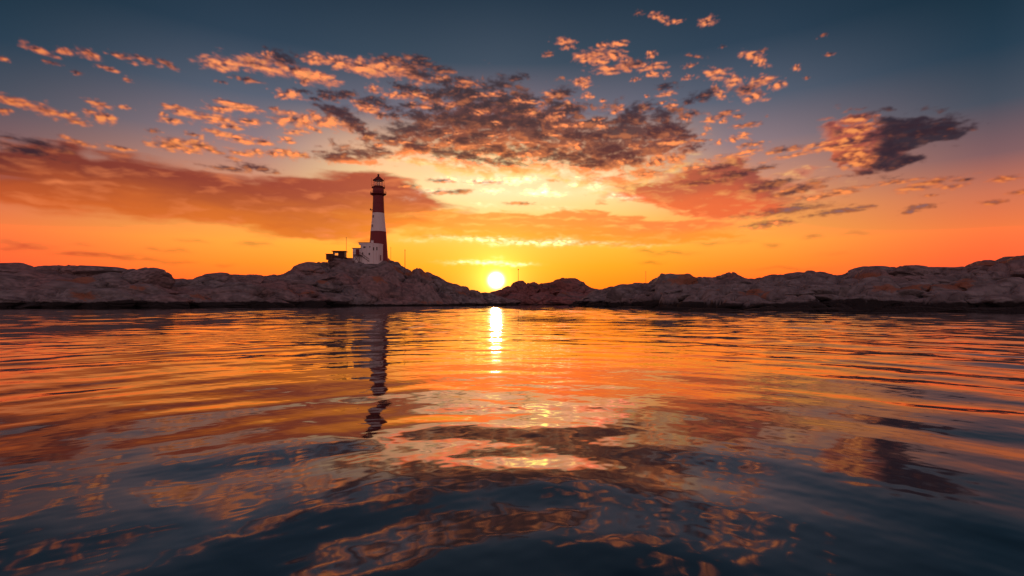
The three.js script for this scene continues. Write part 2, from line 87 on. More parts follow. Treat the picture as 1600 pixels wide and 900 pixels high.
const BARS = [[-43.53,4.69,1.73,0.18,0.5],[-44.27,4.32,1.47,0.16,0.35],[-40.36,4.17,1.84,0.13,0.5],[-38.44,4.17,2.63,0.14,0.55],[-36.18,4.01,2.33,0.15,0.4],[-32.01,5.84,1.75,0.12,0.35],[-33.27,4.75,1.2,0.15,0.4],[-34.99,4.89,0.96,0.11,0.3],[-26.85,5.83,1.71,0.19,0.5],[-24.82,7.78,1.77,0.2,0.2],[-39.95,4.85,0.84,0.11,0.25],[-33.27,3.68,1.8,0.12,0.4],[-29.36,3.65,1.08,0.12,0.3],[14.71,5.49,1.34,0.14,0.5],[17.35,5.22,2.61,0.16,0.5],[15.24,4.24,1.33,0.14,0.5],[21.18,6.09,1.87,0.16,0.4],[24.23,6.21,1.43,0.16,0.3],[30.43,6.18,0.86,0.15,0.6],[34.02,6.3,1.18,0.11,0.3],[26.85,5.76,0.92,0.16,0.5],[28.26,3.31,3.33,0.09,0.35],[32.01,4.58,1.55,0.12,0.15]];
const GLEAMS = [[-4.29,4.45,3.13,0.15,2.5],[-1.79,4.39,2.15,0.12,2.2],[0.57,4.22,2.0,0.11,2.4],[-7.13,7.25,2.82,0.16,0.9],[-2.86,7.01,3.57,0.18,2.4],[0.72,6.67,3.15,0.18,2.2],[5.71,6.84,1.84,0.29,1.8],[3.58,6.58,2.57,0.17,1.8],[8.53,6.52,4.2,0.14,1.0],[-10.62,6.76,2.08,0.14,0.6],[-1.79,6.45,1.0,0.14,1.2],[14.04,6.13,3.37,0.11,0.5],[-1.58,5.03,0.72,0.11,0.8],[-3.58,13.23,1.85,0.27,1.6],[0.0,13.33,2.15,0.27,1.8],[2.15,13.59,1.15,0.27,1.4],[-2.15,12.3,1.58,0.2,1.4],[2.86,12.08,1.86,0.28,1.9],[3.58,12.55,0.57,0.34,1.4],[5.0,11.85,1.42,0.2,1.2],[6.77,12.76,0.85,0.17,1.3],[9.23,12.69,1.26,0.54,1.2],[7.48,13.55,0.85,0.2,1.4],[11.31,11.47,1.11,0.2,1.6],[13.02,11.26,1.36,0.17,1.2],[-7.13,13.43,1.69,0.27,1.2],[-9.58,12.0,1.4,0.18,0.9],[-11.31,11.26,1.23,0.17,0.5],[-5.71,14.94,2.83,0.33,0.6],[-8.53,15.25,2.52,0.26,0.6],[-12.0,15.41,1.65,0.26,0.6],[5.0,14.29,2.84,0.33,0.6],[9.93,13.6,1.81,0.4,0.6],[-2.15,14.06,2.15,0.34,0.5],[-7.83,12.19,1.41,0.17,0.8],[-3.22,10.78,1.85,0.17,0.6],[5.0,10.41,2.13,0.17,0.6]];
{ // the same broken field of puffs goes on beside, above and behind the view
  const r = rng(991);
  for (let i = 0; i < 420; i++) {
    const az = -180 + 360 * r(), el = 7 + 50 * Math.pow(r(), 1.5), w = (1 + 2.6 * r()) * (0.8 + el * 0.02), lit = clamp(0.2 + 0.8 * r());
    if (Math.abs(az) < 49 && el < 33) continue;
    PUFFS.push([az, el, w, w * (0.25 + 0.012 * el), lit, -12 + 24 * r()]);
  }
}
const THIN = lin([176, 92, 86]), DARK_HI = lin([54, 45, 56]), DARK_LO = lin([102, 48, 48]), LIT_HI = lin([250, 140, 92]), LIT_LO = lin([255, 146, 78]), CORE = lin([255, 178, 100]);
function sheets(az, el, col) {
  for (const s of SHEETS) {
    if (az < s.a0 || az > s.a1 || el < s.elLo || el > s.elHi) continue;
    const top = curve(s.top, az), bot = curve(s.bot, az), end = Math.min(az - s.a0, s.a1 - az) / (s.endSoft ?? 1.6);
    const f = clamp(Math.min(top - el, el - bot, 3 * end) / s.feather, -1.6, 1.6);
    if (f < -1.5) continue;
    const wx = az + 0.7 * fbm(az * 0.5 + s.seed, el * 0.9, 3), wy = el + 0.35 * fbm(az * 0.4 - s.seed, el * 0.8 + 4, 3);
    const x = wx / s.sx + s.seed * 7.1, y = wy / s.sy + s.seed * 3.7, field = s.puff ? puffy : fbm;
    const n = field(x, y, s.oct);
    const d = smooth(0, s.soft, (s.fill ?? 0) + f * 0.8 + (n + (s.puff ? 0.34 : 0.05)) * s.rough) * s.most * smooth(0, 1, end + 0.9 * n);
    if (d <= 0.002) continue;
    // towards the sun the edge of every billow catches the light
    const dx = SUN[0] - az, dy = SUN[1] - el, l = Math.hypot(dx, dy) + 0.01;
    const n2 = field(x + dx / l * 0.22, y + dy / l * 0.3, Math.min(5, s.oct));
    let u = clamp((az - s.a0) / (s.a1 - s.a0)), v = clamp((el - bot) / Math.max(0.4, top - bot));
    if (s.turnAt) u = smooth(s.turnAt - 0.24, s.turnAt + 0.3, u + 0.55 * n);
    let c = mix3(mix3(s.c[2], s.c[3], u), mix3(s.c[0], s.c[1], u), smooth(0.05, 0.85, v + 0.2 * n));
    let lit = clamp((n - n2) * 1.9 - 0.05) * s.lit + 0.35 * (1 - d) * s.lit;
    if (s.rim) { const g = smooth(0.32, 0, v + 0.12 * n) * smooth(32, 8, Math.abs(dx)); lit += g; c = mix3(c, s.bright, 0.25 * g); lit += 0.8 * clamp(fbm(az * 0.42 + 60, el * 0.85, 5, 0.6) * 3 - 0.8) * smooth(0.2, 0.9, v); }
    if (s.turnAt) lit *= 1 - 0.9 * u;
    c = mix3(c, s.bright, clamp(lit));
    const warm = smooth(17, 2, Math.hypot(dx, dy * 0.8)) * (s.rim ? 0.5 : 0.12); c = [c[0] * (1 + warm), c[1] * (1 + warm * 0.7), c[2] * (1 + 0.2 * warm)];
    for (let k = 0; k < 3; k++) col[k] = lerp(col[k], c[k], d);
  }
}
function puffAt(e, az, el, col) {
  let dx = az - e[0]; if (dx > 180) dx -= 360; else if (dx < -180) dx += 360;
  const dy0 = el - e[1];
  if (Math.abs(dx) > 2.2 * e[2] || Math.abs(dy0) > 2.4 * e[3] + 0.4 * e[2]) return;
  const t = Math.tan(-e[5] * RAD), dy = dy0 + dx * t, q = Math.hypot(dx / e[2], dy / e[3]);
  if (q > 2.1) return;
  const k = 1 / (0.8 * e[2] + 0.15), ky = 1 / (0.95 * e[3] + 0.12), X = az * k + e[0] * 3.3, Y = el * ky + e[1] * 5.1;
  const n = 0.6 * puffy(X, Y, 5, 0.5) + 0.42 * fbm(az * 1.3, el * 2.8, 5);
  const f = 1.2 - q * 0.92 + (n + 0.16) * 1.25, d = smooth(-0.05, 0.95, f) * 0.97;
  if (d <= 0.003) return;
  const sx = SUN[0] - az, sy = SUN[1] - el, l = Math.hypot(sx, sy) + 0.01, n2 = 0.6 * puffy(X + sx / l * 0.45, Y + sy / l * 0.5, 2) + 0.42 * fbm(az * 1.3 + sx / l * 0.4, el * 2.8 + sy / l * 0.4, 2), n1 = 0.6 * puffy(X, Y, 2) + 0.42 * fbm(az * 1.3, el * 2.8, 2);
  const high = smooth(12, 22, el), side = clamp(0.5 - 0.45 * (dy / e[3]) + 0.15 * (dx / e[2]) * Math.sign(sx));
  const lit = clamp(e[4] * 1.15 - 0.2 + (side - 0.5) * 0.8 * (0.3 + e[4]) + (n1 - n2) * 1.3 * (0.25 + e[4]));
  let c = mix3(mix3(DARK_LO, DARK_HI, Math.max(high, 0.95 * smooth(16, 34, Math.abs(az - SUN[0])))), mix3(LIT_LO, LIT_HI, high), lit);
  c = mix3(c, CORE, clamp((lit - 0.7) * 1.6) * smooth(0.3, 1.1, f) * e[4]);
  const thin = (1 - d) * 0.55 * e[4]; c = mix3(c, THIN, thin);
  const far = smooth(25, 50, Math.abs(az - SUN[0])) * 0.35; c = [c[0] * (1 - far * 0.5), c[1] * (1 - far), c[2] * (1 - far)];
  const show = d * lerp(0.94, 1, clamp(e[4] * 2));
  for (let i = 0; i < 3; i++) col[i] = lerp(col[i], c[i], show);
}
const BINS = Array.from({ length: 180 }, () => []);            // puffs by bearing, two degrees each
for (const e of PUFFS) for (let b = Math.floor((e[0] - 2.3 * e[2] + 180) / 2); b <= Math.floor((e[0] + 2.3 * e[2] + 180) / 2); b++) BINS[(b + 360) % 180].push(e);
function streaks(az, el, col) {
  for (const e of BARS) {
    const dx = (az - e[0]) / e[2]; if (dx * dx > 2.5) continue;
    const dy = (el - e[1] - 0.25 * noise2(az * 0.5 + e[1] * 9, e[0])) / (e[3] + 0.05); if (dy * dy > 5) continue;
    const d = Math.exp(-dx * dx * 1.6 - dy * dy) * e[4] * clamp(0.75 + 1.1 * fbm(az * 0.9, el * 6, 4));
    col[0] *= 1 - 0.45 * d; col[1] *= 1 - 0.75 * d; col[2] *= 1 - 0.35 * d;
  }
  for (const e of GLEAMS) {
    const dx = (az - e[0]) / e[2]; if (dx * dx > 3.5) continue;
    const dy = (el - e[1] - 0.16 * noise2(az * 1.1 + e[1] * 9, e[0])) / (e[3] * (1 + 0.5 * noise2(az * 2.3, e[1])) + 0.05); if (dy * dy > 7) continue;
    const d = Math.exp(-dx * dx * 1.5 - dy * dy) * e[4] * clamp(0.55 + 1.3 * fbm(az * 1.5, el * 7, 5), 0, 1.5), w = 0.55;
    col[0] += 0.5 * d * w; col[1] += 0.62 * d * w; col[2] += 0.5 * d * w;
  }
}
const SKY_W = 4096, SKY_H = 2048, skyData = new Float32Array(SKY_W * SKY_H * 4);
{
  const col = [0, 0, 0], sd = dirOf(...SUN);
  for (let row = 0; row < SKY_H; row++) {
    const el = ((row + 0.5) / SKY_H - 0.5) * 180, ce = Math.cos(el * RAD), se = Math.sin(el * RAD);
    for (let i = 0; i < SKY_W; i++) {
      const round = ((i + 0.5) / SKY_W - 0.5) * 2 * Math.PI;                       // atan2(z, x)
      let az = round / RAD + 90; if (az > 180) az -= 360;
      const o = (row * SKY_W + i) * 4;
      skyData[o + 3] = 1;
      if (el < -0.3) { skyData[o] = 0.08; skyData[o + 1] = 0.05; skyData[o + 2] = 0.05; continue; }
      air(az, Math.max(0, el), col);
      if (Math.abs(az) < 60 && el < 34) sheets(az, el, col);
      for (const e of BINS[Math.floor((az + 180) / 2) % 180]) puffAt(e, az, el, col);
      if (Math.abs(az) < 60 && el < 20) streaks(az, el, col);
      for (let k = 0; k < 3; k++) if (col[k] > 0.9) col[k] += (col[k] - 0.9) * 7;      // brighter than the film can hold
      // light scattered round the sun, and its disc
      const cosT = Math.cos(round) * ce * sd.x + se * sd.y + Math.sin(round) * ce * sd.z;
      if (cosT > 0.8) {
        const th = Math.acos(Math.min(1, cosT)) / RAD, a = 2.2 * Math.exp(-th / 1.5), b = 0.3 * Math.exp(-th / 6), disc = 16 * Math.exp(-Math.pow(th / 0.6, 2.4));
        col[0] += disc + a + b; col[1] += disc * 0.93 + a * 0.62 + b * 0.62; col[2] += disc * 0.7 + a * 0.1 + b * 0.1;
      }
      skyData[o] = col[0]; skyData[o + 1] = col[1]; skyData[o + 2] = col[2];
    }
  }
}
const sky = new THREE.DataTexture(skyData, SKY_W, SKY_H, THREE.RGBAFormat, THREE.FloatType);
sky.mapping = THREE.EquirectangularReflectionMapping;
sky.magFilter = THREE.LinearFilter;
sky.needsUpdate = true;
scene.background = sky;
scene.environment = sky;
console.log('sky done');

// ---------------------------------------------------------------- water
const water = (() => {
  const r = rng(5), W = [];
  for (let i = 0; i < 54; i++) {
    const L = 0.55 * Math.pow(11, i / 53) * (0.93 + 0.14 * r()), a = (r() - 0.5) * 2 * 1.15 + (i % 6 === 0 ? 1.2 * (r() - 0.5) : 0), k = 2 * Math.PI / L;
    const slope = 0.0062 * (L < 1 ? 0.75 : L > 3 ? 0.75 : 1);
    W.push({ c: i % 5 < 3 ? [(r() - 0.5) * 5, -3 + (r() - 0.5) * 4] : null, k, kx: k * Math.sin(a), kz: k * Math.cos(a), L, h: slope * 1.414 / k, p: r() * 6.283 });
  }
  const RINGS = [[0.2, -2.0, 1.15, 0.0045, 0.3], [-0.5, -2.6, 2.1, 0.0085, 2.0], [0.6, -1.6, 0.74, 0.0014, 4.1]];
  const out = [0, 0, 0];
  function wave(x, z, step) {
    const d = Math.hypot(x, z), patch = Math.max(0.2, 0.85 + 1.15 * fbm(x / 15 + 3.3, z / 26, 3)), calm = smooth(2, 22, d), far = smooth(15, 70, d);
    const wob = 1.6 * noise2(x * 0.11 + 9, z * 0.11); let y = 0, gx = 0, gz = 0;
    for (const w of W) {
      const keep = clamp((w.L / step - 1.6) / 2); if (keep <= 0) continue;
      const near = (1 + 0.3 * far) * (w.L < 1.1 ? lerp(0.75, 1, calm) : w.L > 2 ? lerp(1.35, 1, calm) : lerp(1.15, 1, calm));
      let kx = w.kx, kz = w.kz, ph, h = w.h * keep * near * patch;
      if (w.c) { const rx = x - w.c[0], rz = z - w.c[1], q = Math.hypot(rx, rz) + 0.01; h *= smooth(0.3, 6, q) * (0.65 + 0.5 * noise2(rx / q * 2.2 + w.p, rz / q * 2.2 + q * 0.02 + w.p)); kx = w.k * rx / q; kz = w.k * rz / q; ph = w.k * q + w.p + wob; } else ph = kx * x + kz * z + w.p;
      y += h * Math.sin(ph); const c = h * Math.cos(ph); gx += c * kx; gz += c * kz;
    }
    for (const [cx, cz, L, h, p] of RINGS) {
      const keep = clamp((L / step - 1.6) / 2); if (keep <= 0) continue;
      const rx = x - cx, rz = z - cz, q = Math.hypot(rx, rz) + 1e-3, k = 2 * Math.PI / L, ph = k * q + p + 1.2 * noise2(x * 0.35, z * 0.35), e = h * keep / Math.sqrt(1 + q * 0.45) * smooth(0, 1.2, q) * Math.exp(-q / 14);
      y += e * Math.sin(ph); const c = e * k * Math.cos(ph) / q; gx += c * rx; gz += c * rz;
    }
    out[0] = y; out[1] = gx; out[2] = gz;
  }
  const angles = [], radii = [0];
  for (let a = -58; a <= 58.001; a += 0.19) angles.push(a);
  for (let a = 60; a < 302; a += 4) angles.push(a);
  for (let q = 0.25; q < 420; q += 0.028 + 0.0062 * q) radii.push(q);
  for (let q = 430; q < 6000; q *= 1.18) radii.push(q);
  const nA = angles.length, pos = new Float32Array(radii.length * nA * 3), nor = new Float32Array(radii.length * nA * 3), uv = new Float32Array(radii.length * nA * 2), index = [];
  radii.forEach((q, j) => {
    const step = Math.max(0.028 + 0.0062 * q, 0.0028 * q);
    angles.forEach((deg, i) => {
      const x = q * Math.sin(deg * RAD), z = -q * Math.cos(deg * RAD), o = j * nA + i, fine = Math.abs(deg) <= 58 ? step : Math.max(step, 0.07 * q);
      if (q < 900) wave(x, z, fine); else out.fill(0);
      const l = 1 / Math.hypot(out[1], 1, out[2]);
      pos.set([x, out[0], z], o * 3); nor.set([-out[1] * l, l, -out[2] * l], o * 3); uv.set([x, z], o * 2);
      if (j) { const i2 = (i + 1) % nA, a = (j - 1) * nA + i, b = (j - 1) * nA + i2, c = j * nA + i, d = j * nA + i2; if (j > 1) index.push(a, b, d); index.push(a, d, c); }
    });
  });
  const g = new THREE.BufferGeometry();
  g.setAttribute('position', new THREE.BufferAttribute(pos, 3)); g.setAttribute('normal', new THREE.BufferAttribute(nor, 3)); g.setAttribute('uv', new THREE.BufferAttribute(uv, 2));
  g.setIndex(index);
  // wind ripples of 10 to 60 centimetres, one tile of five metres
  const N = 1024, T = 5, data = new Uint8Array(N * N * 4), hgt = new Float32Array(N * N), rip = [];
  for (let i = 0; i < 44; i++) { const n = 8 + 40 * Math.pow(r(), 1.6), a = (r() - 0.5) * 2.6; rip.push([Math.round(n * Math.sin(a)), Math.round(n * Math.cos(a)), 1 / (n * Math.sqrt(44)), r() * 6.283]); }
  for (const [a, b, h, p] of rip) for (let y = 0; y < N; y++) for (let x = 0; x < N; x++) hgt[y * N + x] += h * Math.sin(2 * Math.PI * (a * x + b * y) / N + p);
  let top = 0; for (const h of hgt) top = Math.max(top, Math.abs(h));
  for (let i = 0; i < N * N; i++) { data[i * 4] = data[i * 4 + 1] = data[i * 4 + 2] = 127.5 + 127.5 * hgt[i] / top; data[i * 4 + 3] = 255; }
  const ripple = new THREE.DataTexture(data, N, N); ripple.wrapS = ripple.wrapT = THREE.RepeatWrapping; ripple.magFilter = THREE.LinearFilter; ripple.needsUpdate = true; ripple.repeat.set(1 / T, 1 / T); ripple.rotation = 0.3;
  const m = new THREE.MeshPhysicalMaterial({ name: 'sea_water', bumpMap: ripple, bumpScale: 2 * top * T / (2 * Math.PI) * 0.0085, color: new THREE.Color().setRGB(0.008, 0.016, 0.02), roughness: 0.04, ior: 1.95, specularIntensity: 1.5 });
  const o = new THREE.Mesh(g, m);
  o.name = 'water'; o.receiveShadow = true; o.userData = { kind: 'structure', label: 'calm sea mirroring the sunset', category: 'water' };
  scene.add(o);
  return o;
})();
console.log('water done');

// ---------------------------------------------------------------- rocks
const std = (name, rgb, roughness = 0.8, extra = {}) => new THREE.MeshStandardMaterial({ name, color: new THREE.Color().setRGB(...rgb), roughness, ...extra });
// fine grain of the granite, as relief
const grain = (() => {
  const N = 512, d = new Uint8Array(N * N * 4);
  const per = (x, y, f) => { // noise that repeats every N pixels
    const u = x / N, v = y / N, n = (a, b) => fbm(a * f + 40, b * f + 40, 5, 0.6);
    return lerp(lerp(n(u, v), n(u - 1, v), u), lerp(n(u, v - 1), n(u - 1, v - 1), u), v);
  };
  for (let y = 0; y < N; y++) for (let x = 0; x < N; x++) { const v = clamp(0.5 + 0.8 * per(x, y, 8)) * 255, o = (y * N + x) * 4; d[o] = d[o + 1] = d[o + 2] = v; d[o + 3] = 255; }
  const t = new THREE.DataTexture(d, N, N); t.wrapS = t.wrapT = THREE.RepeatWrapping; t.magFilter = THREE.LinearFilter; t.needsUpdate = true; t.repeat.set(0.14, 0.14);
  return t;
})();
const rockMat = new THREE.MeshStandardMaterial({ name: 'granite', vertexColors: true, roughness: 0.85, bumpMap: grain, bumpScale: 0.5 });
function n3(x, y, z) { return (noise2(x + 0.37 * y, z - 0.21 * y) + noise2(y * 1.1 + 31, x * 0.9 - z * 0.4) + noise2(z + 57, y * 0.9 + x * 0.3)) * 0.6; }
// colour of the rock at a place: grey and rose granite, red sun glare painted on the skerry, veins, orange lichen, the black weed and lichen belt of the splash zone
const GREY = [0.25, 0.24, 0.245], ROSE = [0.29, 0.2, 0.195], GLARE_RED = [0.3, 0.075, 0.065], DUN = [0.1, 0.092, 0.095], LICHEN = [0.34, 0.115, 0.035], WEED = [0.012, 0.011, 0.011];
function rockColor(x, y, z, look, out) {
  const big = n3(x * 0.05, y * 0.09, z * 0.05), mid = n3(x * 0.22 + 9, y * 0.5, z * 0.22), fine = n3(x * 0.9, y * 1.4, z * 0.9 + 4);
  let c = mix3(GREY, ROSE, clamp(0.35 + big * 1.2 + (look.rose ?? 0)));
  if (look.red) c = mix3(c, GLARE_RED, look.red);  // skerry only: red glare of the low sun mixed into the rock colour
  c = mix3(c, DUN, smooth(0.05, 0.45, mid) * 0.75);
  const tone = 1 + 0.45 * fine + 0.3 * mid;
  c = [c[0] * tone, c[1] * tone, c[2] * tone];
  const li = smooth(0.34, 0.5, n3(x * 0.11 + 70, y * 0.25, z * 0.11) + 0.25 * fine + (look.lichen ?? -0.24));
  c = mix3(c, LICHEN, li * 0.7);
  const belt = (look.belt ?? 1.3) * (1 + 0.55 * n3(x * 0.07 + 5, 0, z * 0.05)) + 0.35 * fine;
  c = mix3(c, WEED, smooth(belt + 0.22, belt - 0.12, y));
  out[0] = c[0]; out[1] = c[1]; out[2] = c[2];
}
function paint(g, look) {
  const p = g.attributes.position, col = new Float32Array(p.count * 3), uv = new Float32Array(p.count * 2), c = [0, 0, 0];
  for (let i = 0; i < p.count; i++) { const x = p.getX(i), y = p.getY(i), z = p.getZ(i); rockColor(x, y, z, look, c); col.set(c, i * 3); uv[i * 2] = x + 0.35 * z; uv[i * 2 + 1] = y * 1.1 + 0.55 * z; }
  g.setAttribute('color', new THREE.BufferAttribute(col, 3)); g.setAttribute('uv', new THREE.BufferAttribute(uv, 2));
  return g;
}
function shade(o) { o.castShadow = o.receiveShadow = true; return o; }
// cells of bedrock: rounded humps parted by joints
function cells(x, z, seed) {
  const xi = Math.floor(x), zi = Math.floor(z);
  let f1 = 9, f2 = 9, id = 0;
  for (let a = -1; a <= 1; a++) for (let b = -1; b <= 1; b++) {
    const h = PERM[(PERM[(xi + a + seed) & 255] + zi + b) & 255], h2 = PERM[(h + 91) & 255], cx = xi + a + 0.15 + 0.7 * h / 255, cz = zi + b + 0.15 + 0.7 * h2 / 255, d = Math.hypot(x - cx, z - cz);
    if (d < f1) { f2 = f1; f1 = d; id = h; } else if (d < f2) f2 = d;
  }
  return [f1, f2, id / 255];
}
// Bedrock between its shore and its lee side. Plan: bearing u = x / distance; per point [u, crest height, crest distance, shore distance, lee distance]
function bedrock(plan, look, nu, nf, nb) {
  const col = (k) => plan.map((p) => [p[0], p[k]]), H = col(1), C = col(2), S = col(3), B = col(4), u0 = plan[0][0], u1 = plan.at(-1)[0];
  const pos = [], index = [], n = nf + nb + 1;
  for (let i = 0; i <= nu; i++) {
    const u = lerp(u0, u1, i / nu), h = curve(H, u), c = curve(C, u), s = curve(S, u), b = curve(B, u);
    for (let j = 0; j < n; j++) {
      const t = j <= nf ? j / nf : 1 - (j - nf) / nb, dist = j <= nf ? lerp(s, c, t) : lerp(b, c, t), x = u * dist, z = -dist;
      let y = h * (j <= nf ? Math.pow(t, look.rise ?? 0.72) * lerp(0.5, 0.95, t) : Math.sin(t * Math.PI / 2));
      const [f1, f2, id] = cells(x / look.cw + 0.25 * noise2(x * 0.06, z * 0.06), z / look.cd, look.seed), [g1, g2, id2] = cells(x / look.cw * 2.3 + 7, z / look.cd * 2.1 + y * 0.1, look.seed + 9);
      const amp = (look.amp ?? 0.14) * h + 0.7, keep = j > nf ? 0.6 : lerp(1, 0.45, smooth(0.75, 1, t));
      const hump = (0.75 - f1 * f1) * 0.9 + (id - 0.5) * 0.9, small = (0.5 - g1 * g1) * 0.34 + (id2 - 0.5) * 0.25, joint = Math.exp(-(f2 - f1) * 8) * 1.2 + Math.exp(-(g2 - g1) * 9) * 0.4;
      y += amp * keep * (hump + small - joint - 0.1) + 0.25 * fbm(x * 0.3, z * 0.3 + y * 0.2, 4) * keep;
      if (j === 0) y = Math.min(y, 0) - 1.5;
      if (j && j <= nf) { const up = smooth(0, 0.09, t); y = y * up - 0.5 * (1 - up); }
      if (j === n - 1) y = -2;
      pos.push(x, y, z + (j && j <= nf ? (hump * 1.2) : 0));
      if (i && j) { const a = (i - 1) * n + j - 1, d = i * n + j - 1; index.push(a, d, d + 1, a, d + 1, a + 1); }
    }
  }
  const g = new THREE.BufferGeometry();
  g.setAttribute('position', new THREE.Float32BufferAttribute(pos, 3)); g.setIndex(index); g.computeVertexNormals();
  return paint(g, look);
}
// One ice-worn rock: an ellipsoid split by joint planes, its arrises rounded
const ball = (n) => mergeVertices((() => { const b = new THREE.IcosahedronGeometry(1, n); b.deleteAttribute('normal'); b.deleteAttribute('uv'); return b; })(), 1e-4), BALL = ball(17), SMALL = ball(9), STONE = ball(4);
function rockShape(seed, cx, cy, cz, rx, ry, rz, turn, look) {
  const r = rng(seed * 31 + 7), planes = [], g = (look.stone ? STONE : look.small ? SMALL : BALL).clone(), p = g.attributes.position, v = new THREE.Vector3(), k = look.blocky ?? 1;
  for (let i = 0; i < 9; i++) planes.push([new THREE.Vector3(r() - 0.5, (r() - 0.5) * 0.9, r() - 0.5).normalize(), 1 - (0.12 + 0.3 * r()) * k]);
  for (let i = 0; i < 2; i++) planes.push([new THREE.Vector3((r() - 0.5) * 0.6, 1, (r() - 0.5) * 0.5).normalize(), 1 - 0.16 * r() * k]);
  const ct = Math.cos(turn), st = Math.sin(turn), cuts = []; for (let i = 0; i < (look.stone ? 0 : look.small ? 1 : 3); i++) { const a = r() * 3.14, b = (r() - 0.5) * 1.2; cuts.push([Math.cos(a) * Math.cos(b), Math.sin(a) * Math.cos(b), Math.sin(b), (r() - 0.5) * 1.1, 0.08 + 0.1 * r(), (look.small ? 350 : 900)]); }
  for (let i = 0; i < p.count; i++) {
    v.fromBufferAttribute(p, i);
    let s = 1; for (const [n, d] of planes) { const q = v.dot(n); if (q > 0.05) s += Math.pow(q / d, 34); }
    let rad = Math.pow(s, -1 / 34) * 1.03;
    rad *= 1 + 0.07 * n3(v.x * 1.5 + seed, v.y * 1.5, v.z * 1.5) + 0.025 * n3(v.x * 5 + seed, v.y * 6, v.z * 5);
    for (const [a, b, c, at, deep, sharp] of cuts) { const q = v.x * a + v.y * b + v.z * c - at + 0.1 * noise2(v.y * 3 + at * 9, v.z * 3 + v.x * 2 + seed); rad *= 1 - deep * Math.exp(-q * q * sharp); }
    const x = v.x * rad * rx, y = v.y * rad * ry, z = v.z * rad * rz;
    p.setXYZ(i, cx + x * ct + z * st, cy + y, cz - x * st + z * ct);
  }
  g.computeVertexNormals();
  return paint(g, look);
}
function headland(name, label, plan, look, res) {
  const o = new THREE.Group(); o.name = name; o.userData = { kind: 'structure', label, category: 'rocks' }; scene.add(o);
  const b = shade(new THREE.Mesh(bedrock(plan, look, ...res), rockMat)); b.name = 'bedrock'; o.add(b);
  return o;
}
let rockCount = 0;
// rocks: [x, z, top height, half width, half height, half depth, turn]
function rocks(parent, look, list) {
  for (const [x, z, top, rx, ry, rz, turn = 0, extra] of list) {
    const m = shade(new THREE.Mesh(rockShape(++rockCount, x, top - ry, z + rz * 0.3, rx * 1.06, ry, rz, turn, { ...look, ...extra }), rockMat));
    m.name = parent.children.some((c) => c.name === 'rock') ? 'rock_' + String(rockCount).padStart(3, '0') : 'rock'; parent.add(m);
  }
}
// more rocks, tier on tier from the shore to the crest, sizes in metres
function tiers(parent, plan, look, seed, n, wide, high, top = 0.86) {
  const r = rng(seed), col = (k) => plan.map((p) => [p[0], p[k]]), H = col(1), C = col(2), S = col(3), u0 = plan[0][0], u1 = plan.at(-1)[0], list = [];
  for (let j = 0; j < n; j++) {
    const t = lerp(0.07, top, j / (n - 1));
    for (let u = u0 + 0.02 * r(); u < u1;) {
      const tt = clamp(t + 0.1 * (r() - 0.5), 0.05, top), s = curve(S, u), dist = lerp(s, curve(C, u), tt), size = 0.65 + 0.8 * r() * r(), rx = wide * size, h = curve(H, u);
      const ry = Math.min(high * size * (0.8 + 0.5 * r()), 0.3 * h + 0.6), y = h * Math.pow(tt, look.rise ?? 0.72) * 0.93 + 0.2 * ry;
      list.push([u * dist, -dist, y, rx, ry, Math.max(ry, rx * (0.5 + 0.3 * r())), (r() - 0.5) * 1.2, { small: true, blocky: 0.9 + 0.6 * r() }]);
      u += rx * (1.25 + 0.5 * r()) / dist;
    }
  }
  rocks(parent, look, list);
}
const westPlan = [[-1.525,18.34,190,150,240],[-1.25,17.63,190,148,240],[-1.0,14.88,188,146,235],[-0.925,15.11,188,148,235],[-0.8375,14.31,190,150,235],[-0.7625,12.76,192,152,240],[-0.7125,13.42,195,155,240],[-0.66,10.22,200,158,245],[-0.625,10.7,205,162,250],[-0.5625,12.49,210,168,255],[-0.5,12.22,215,176,260],[-0.45,14.12,225,188,270],[-0.4,17.9,235,200,280],[-0.35,15.85,240,215,285],[-0.3,11.51,244,225,290]], knollPlan = [[-0.4625,5.27,235,214,280],[-0.4313,15.85,240,214,285],[-0.4,19.28,246,216,290],[-0.3625,20.66,252,218,296],[-0.3375,22.24,256,220,300],[-0.2875,23.37,258,222,304],[-0.2425,23.21,258,224,304],[-0.2225,20.14,258,226,304],[-0.2,17.69,260,228,304],[-0.1688,16.95,264,232,304],[-0.1437,14.83,268,236,306],[-0.1187,11.63,272,242,306],[-0.0975,9.36,276,250,308],[-0.0688,6.71,282,262,310],[-0.0312,5.04,290,276,312],[0.0,3.27,296,288,314]], skerryPlan = [[-0.1375,3.54,345,330,380],[-0.1,9.15,345,325,380],[-0.05,7.42,345,322,385],[-0.0187,10.01,345,318,385],[0.015,14.75,345,315,385],[0.0625,14.32,345,312,385],[0.1,16.78,342,305,380],[0.1313,14.91,338,300,376],[0.1625,9.69,332,295,370],[0.2,6.72,328,292,360],[0.2375,3.43,325,300,350]], eastPlan = [[0.1313,2.27,215,208,240],[0.1625,6.24,212,196,245],[0.1938,7.88,205,180,245],[0.2313,8.41,198,165,240],[0.2687,8.61,190,150,235],[0.2938,11.27,182,138,230],[0.3625,10.09,172,122,220],[0.4,9.54,165,112,212],[0.4375,10.1,160,106,206],[0.4625,8.28,155,103,200],[0.5188,9.46,148,100,194],[0.575,9.85,142,98,190],[0.6375,8.65,136,96,184],[0.6813,10.1,132,95,180],[0.75,10.64,128,94,176],[0.8125,9.8,125,92,172],[0.875,10.22,122,90,170],[0.9375,11.41,118,88,168],[1.0,11.73,115,86,166],[1.25,12.87,112,84,165],[1.5625,12.67,110,84,165]];
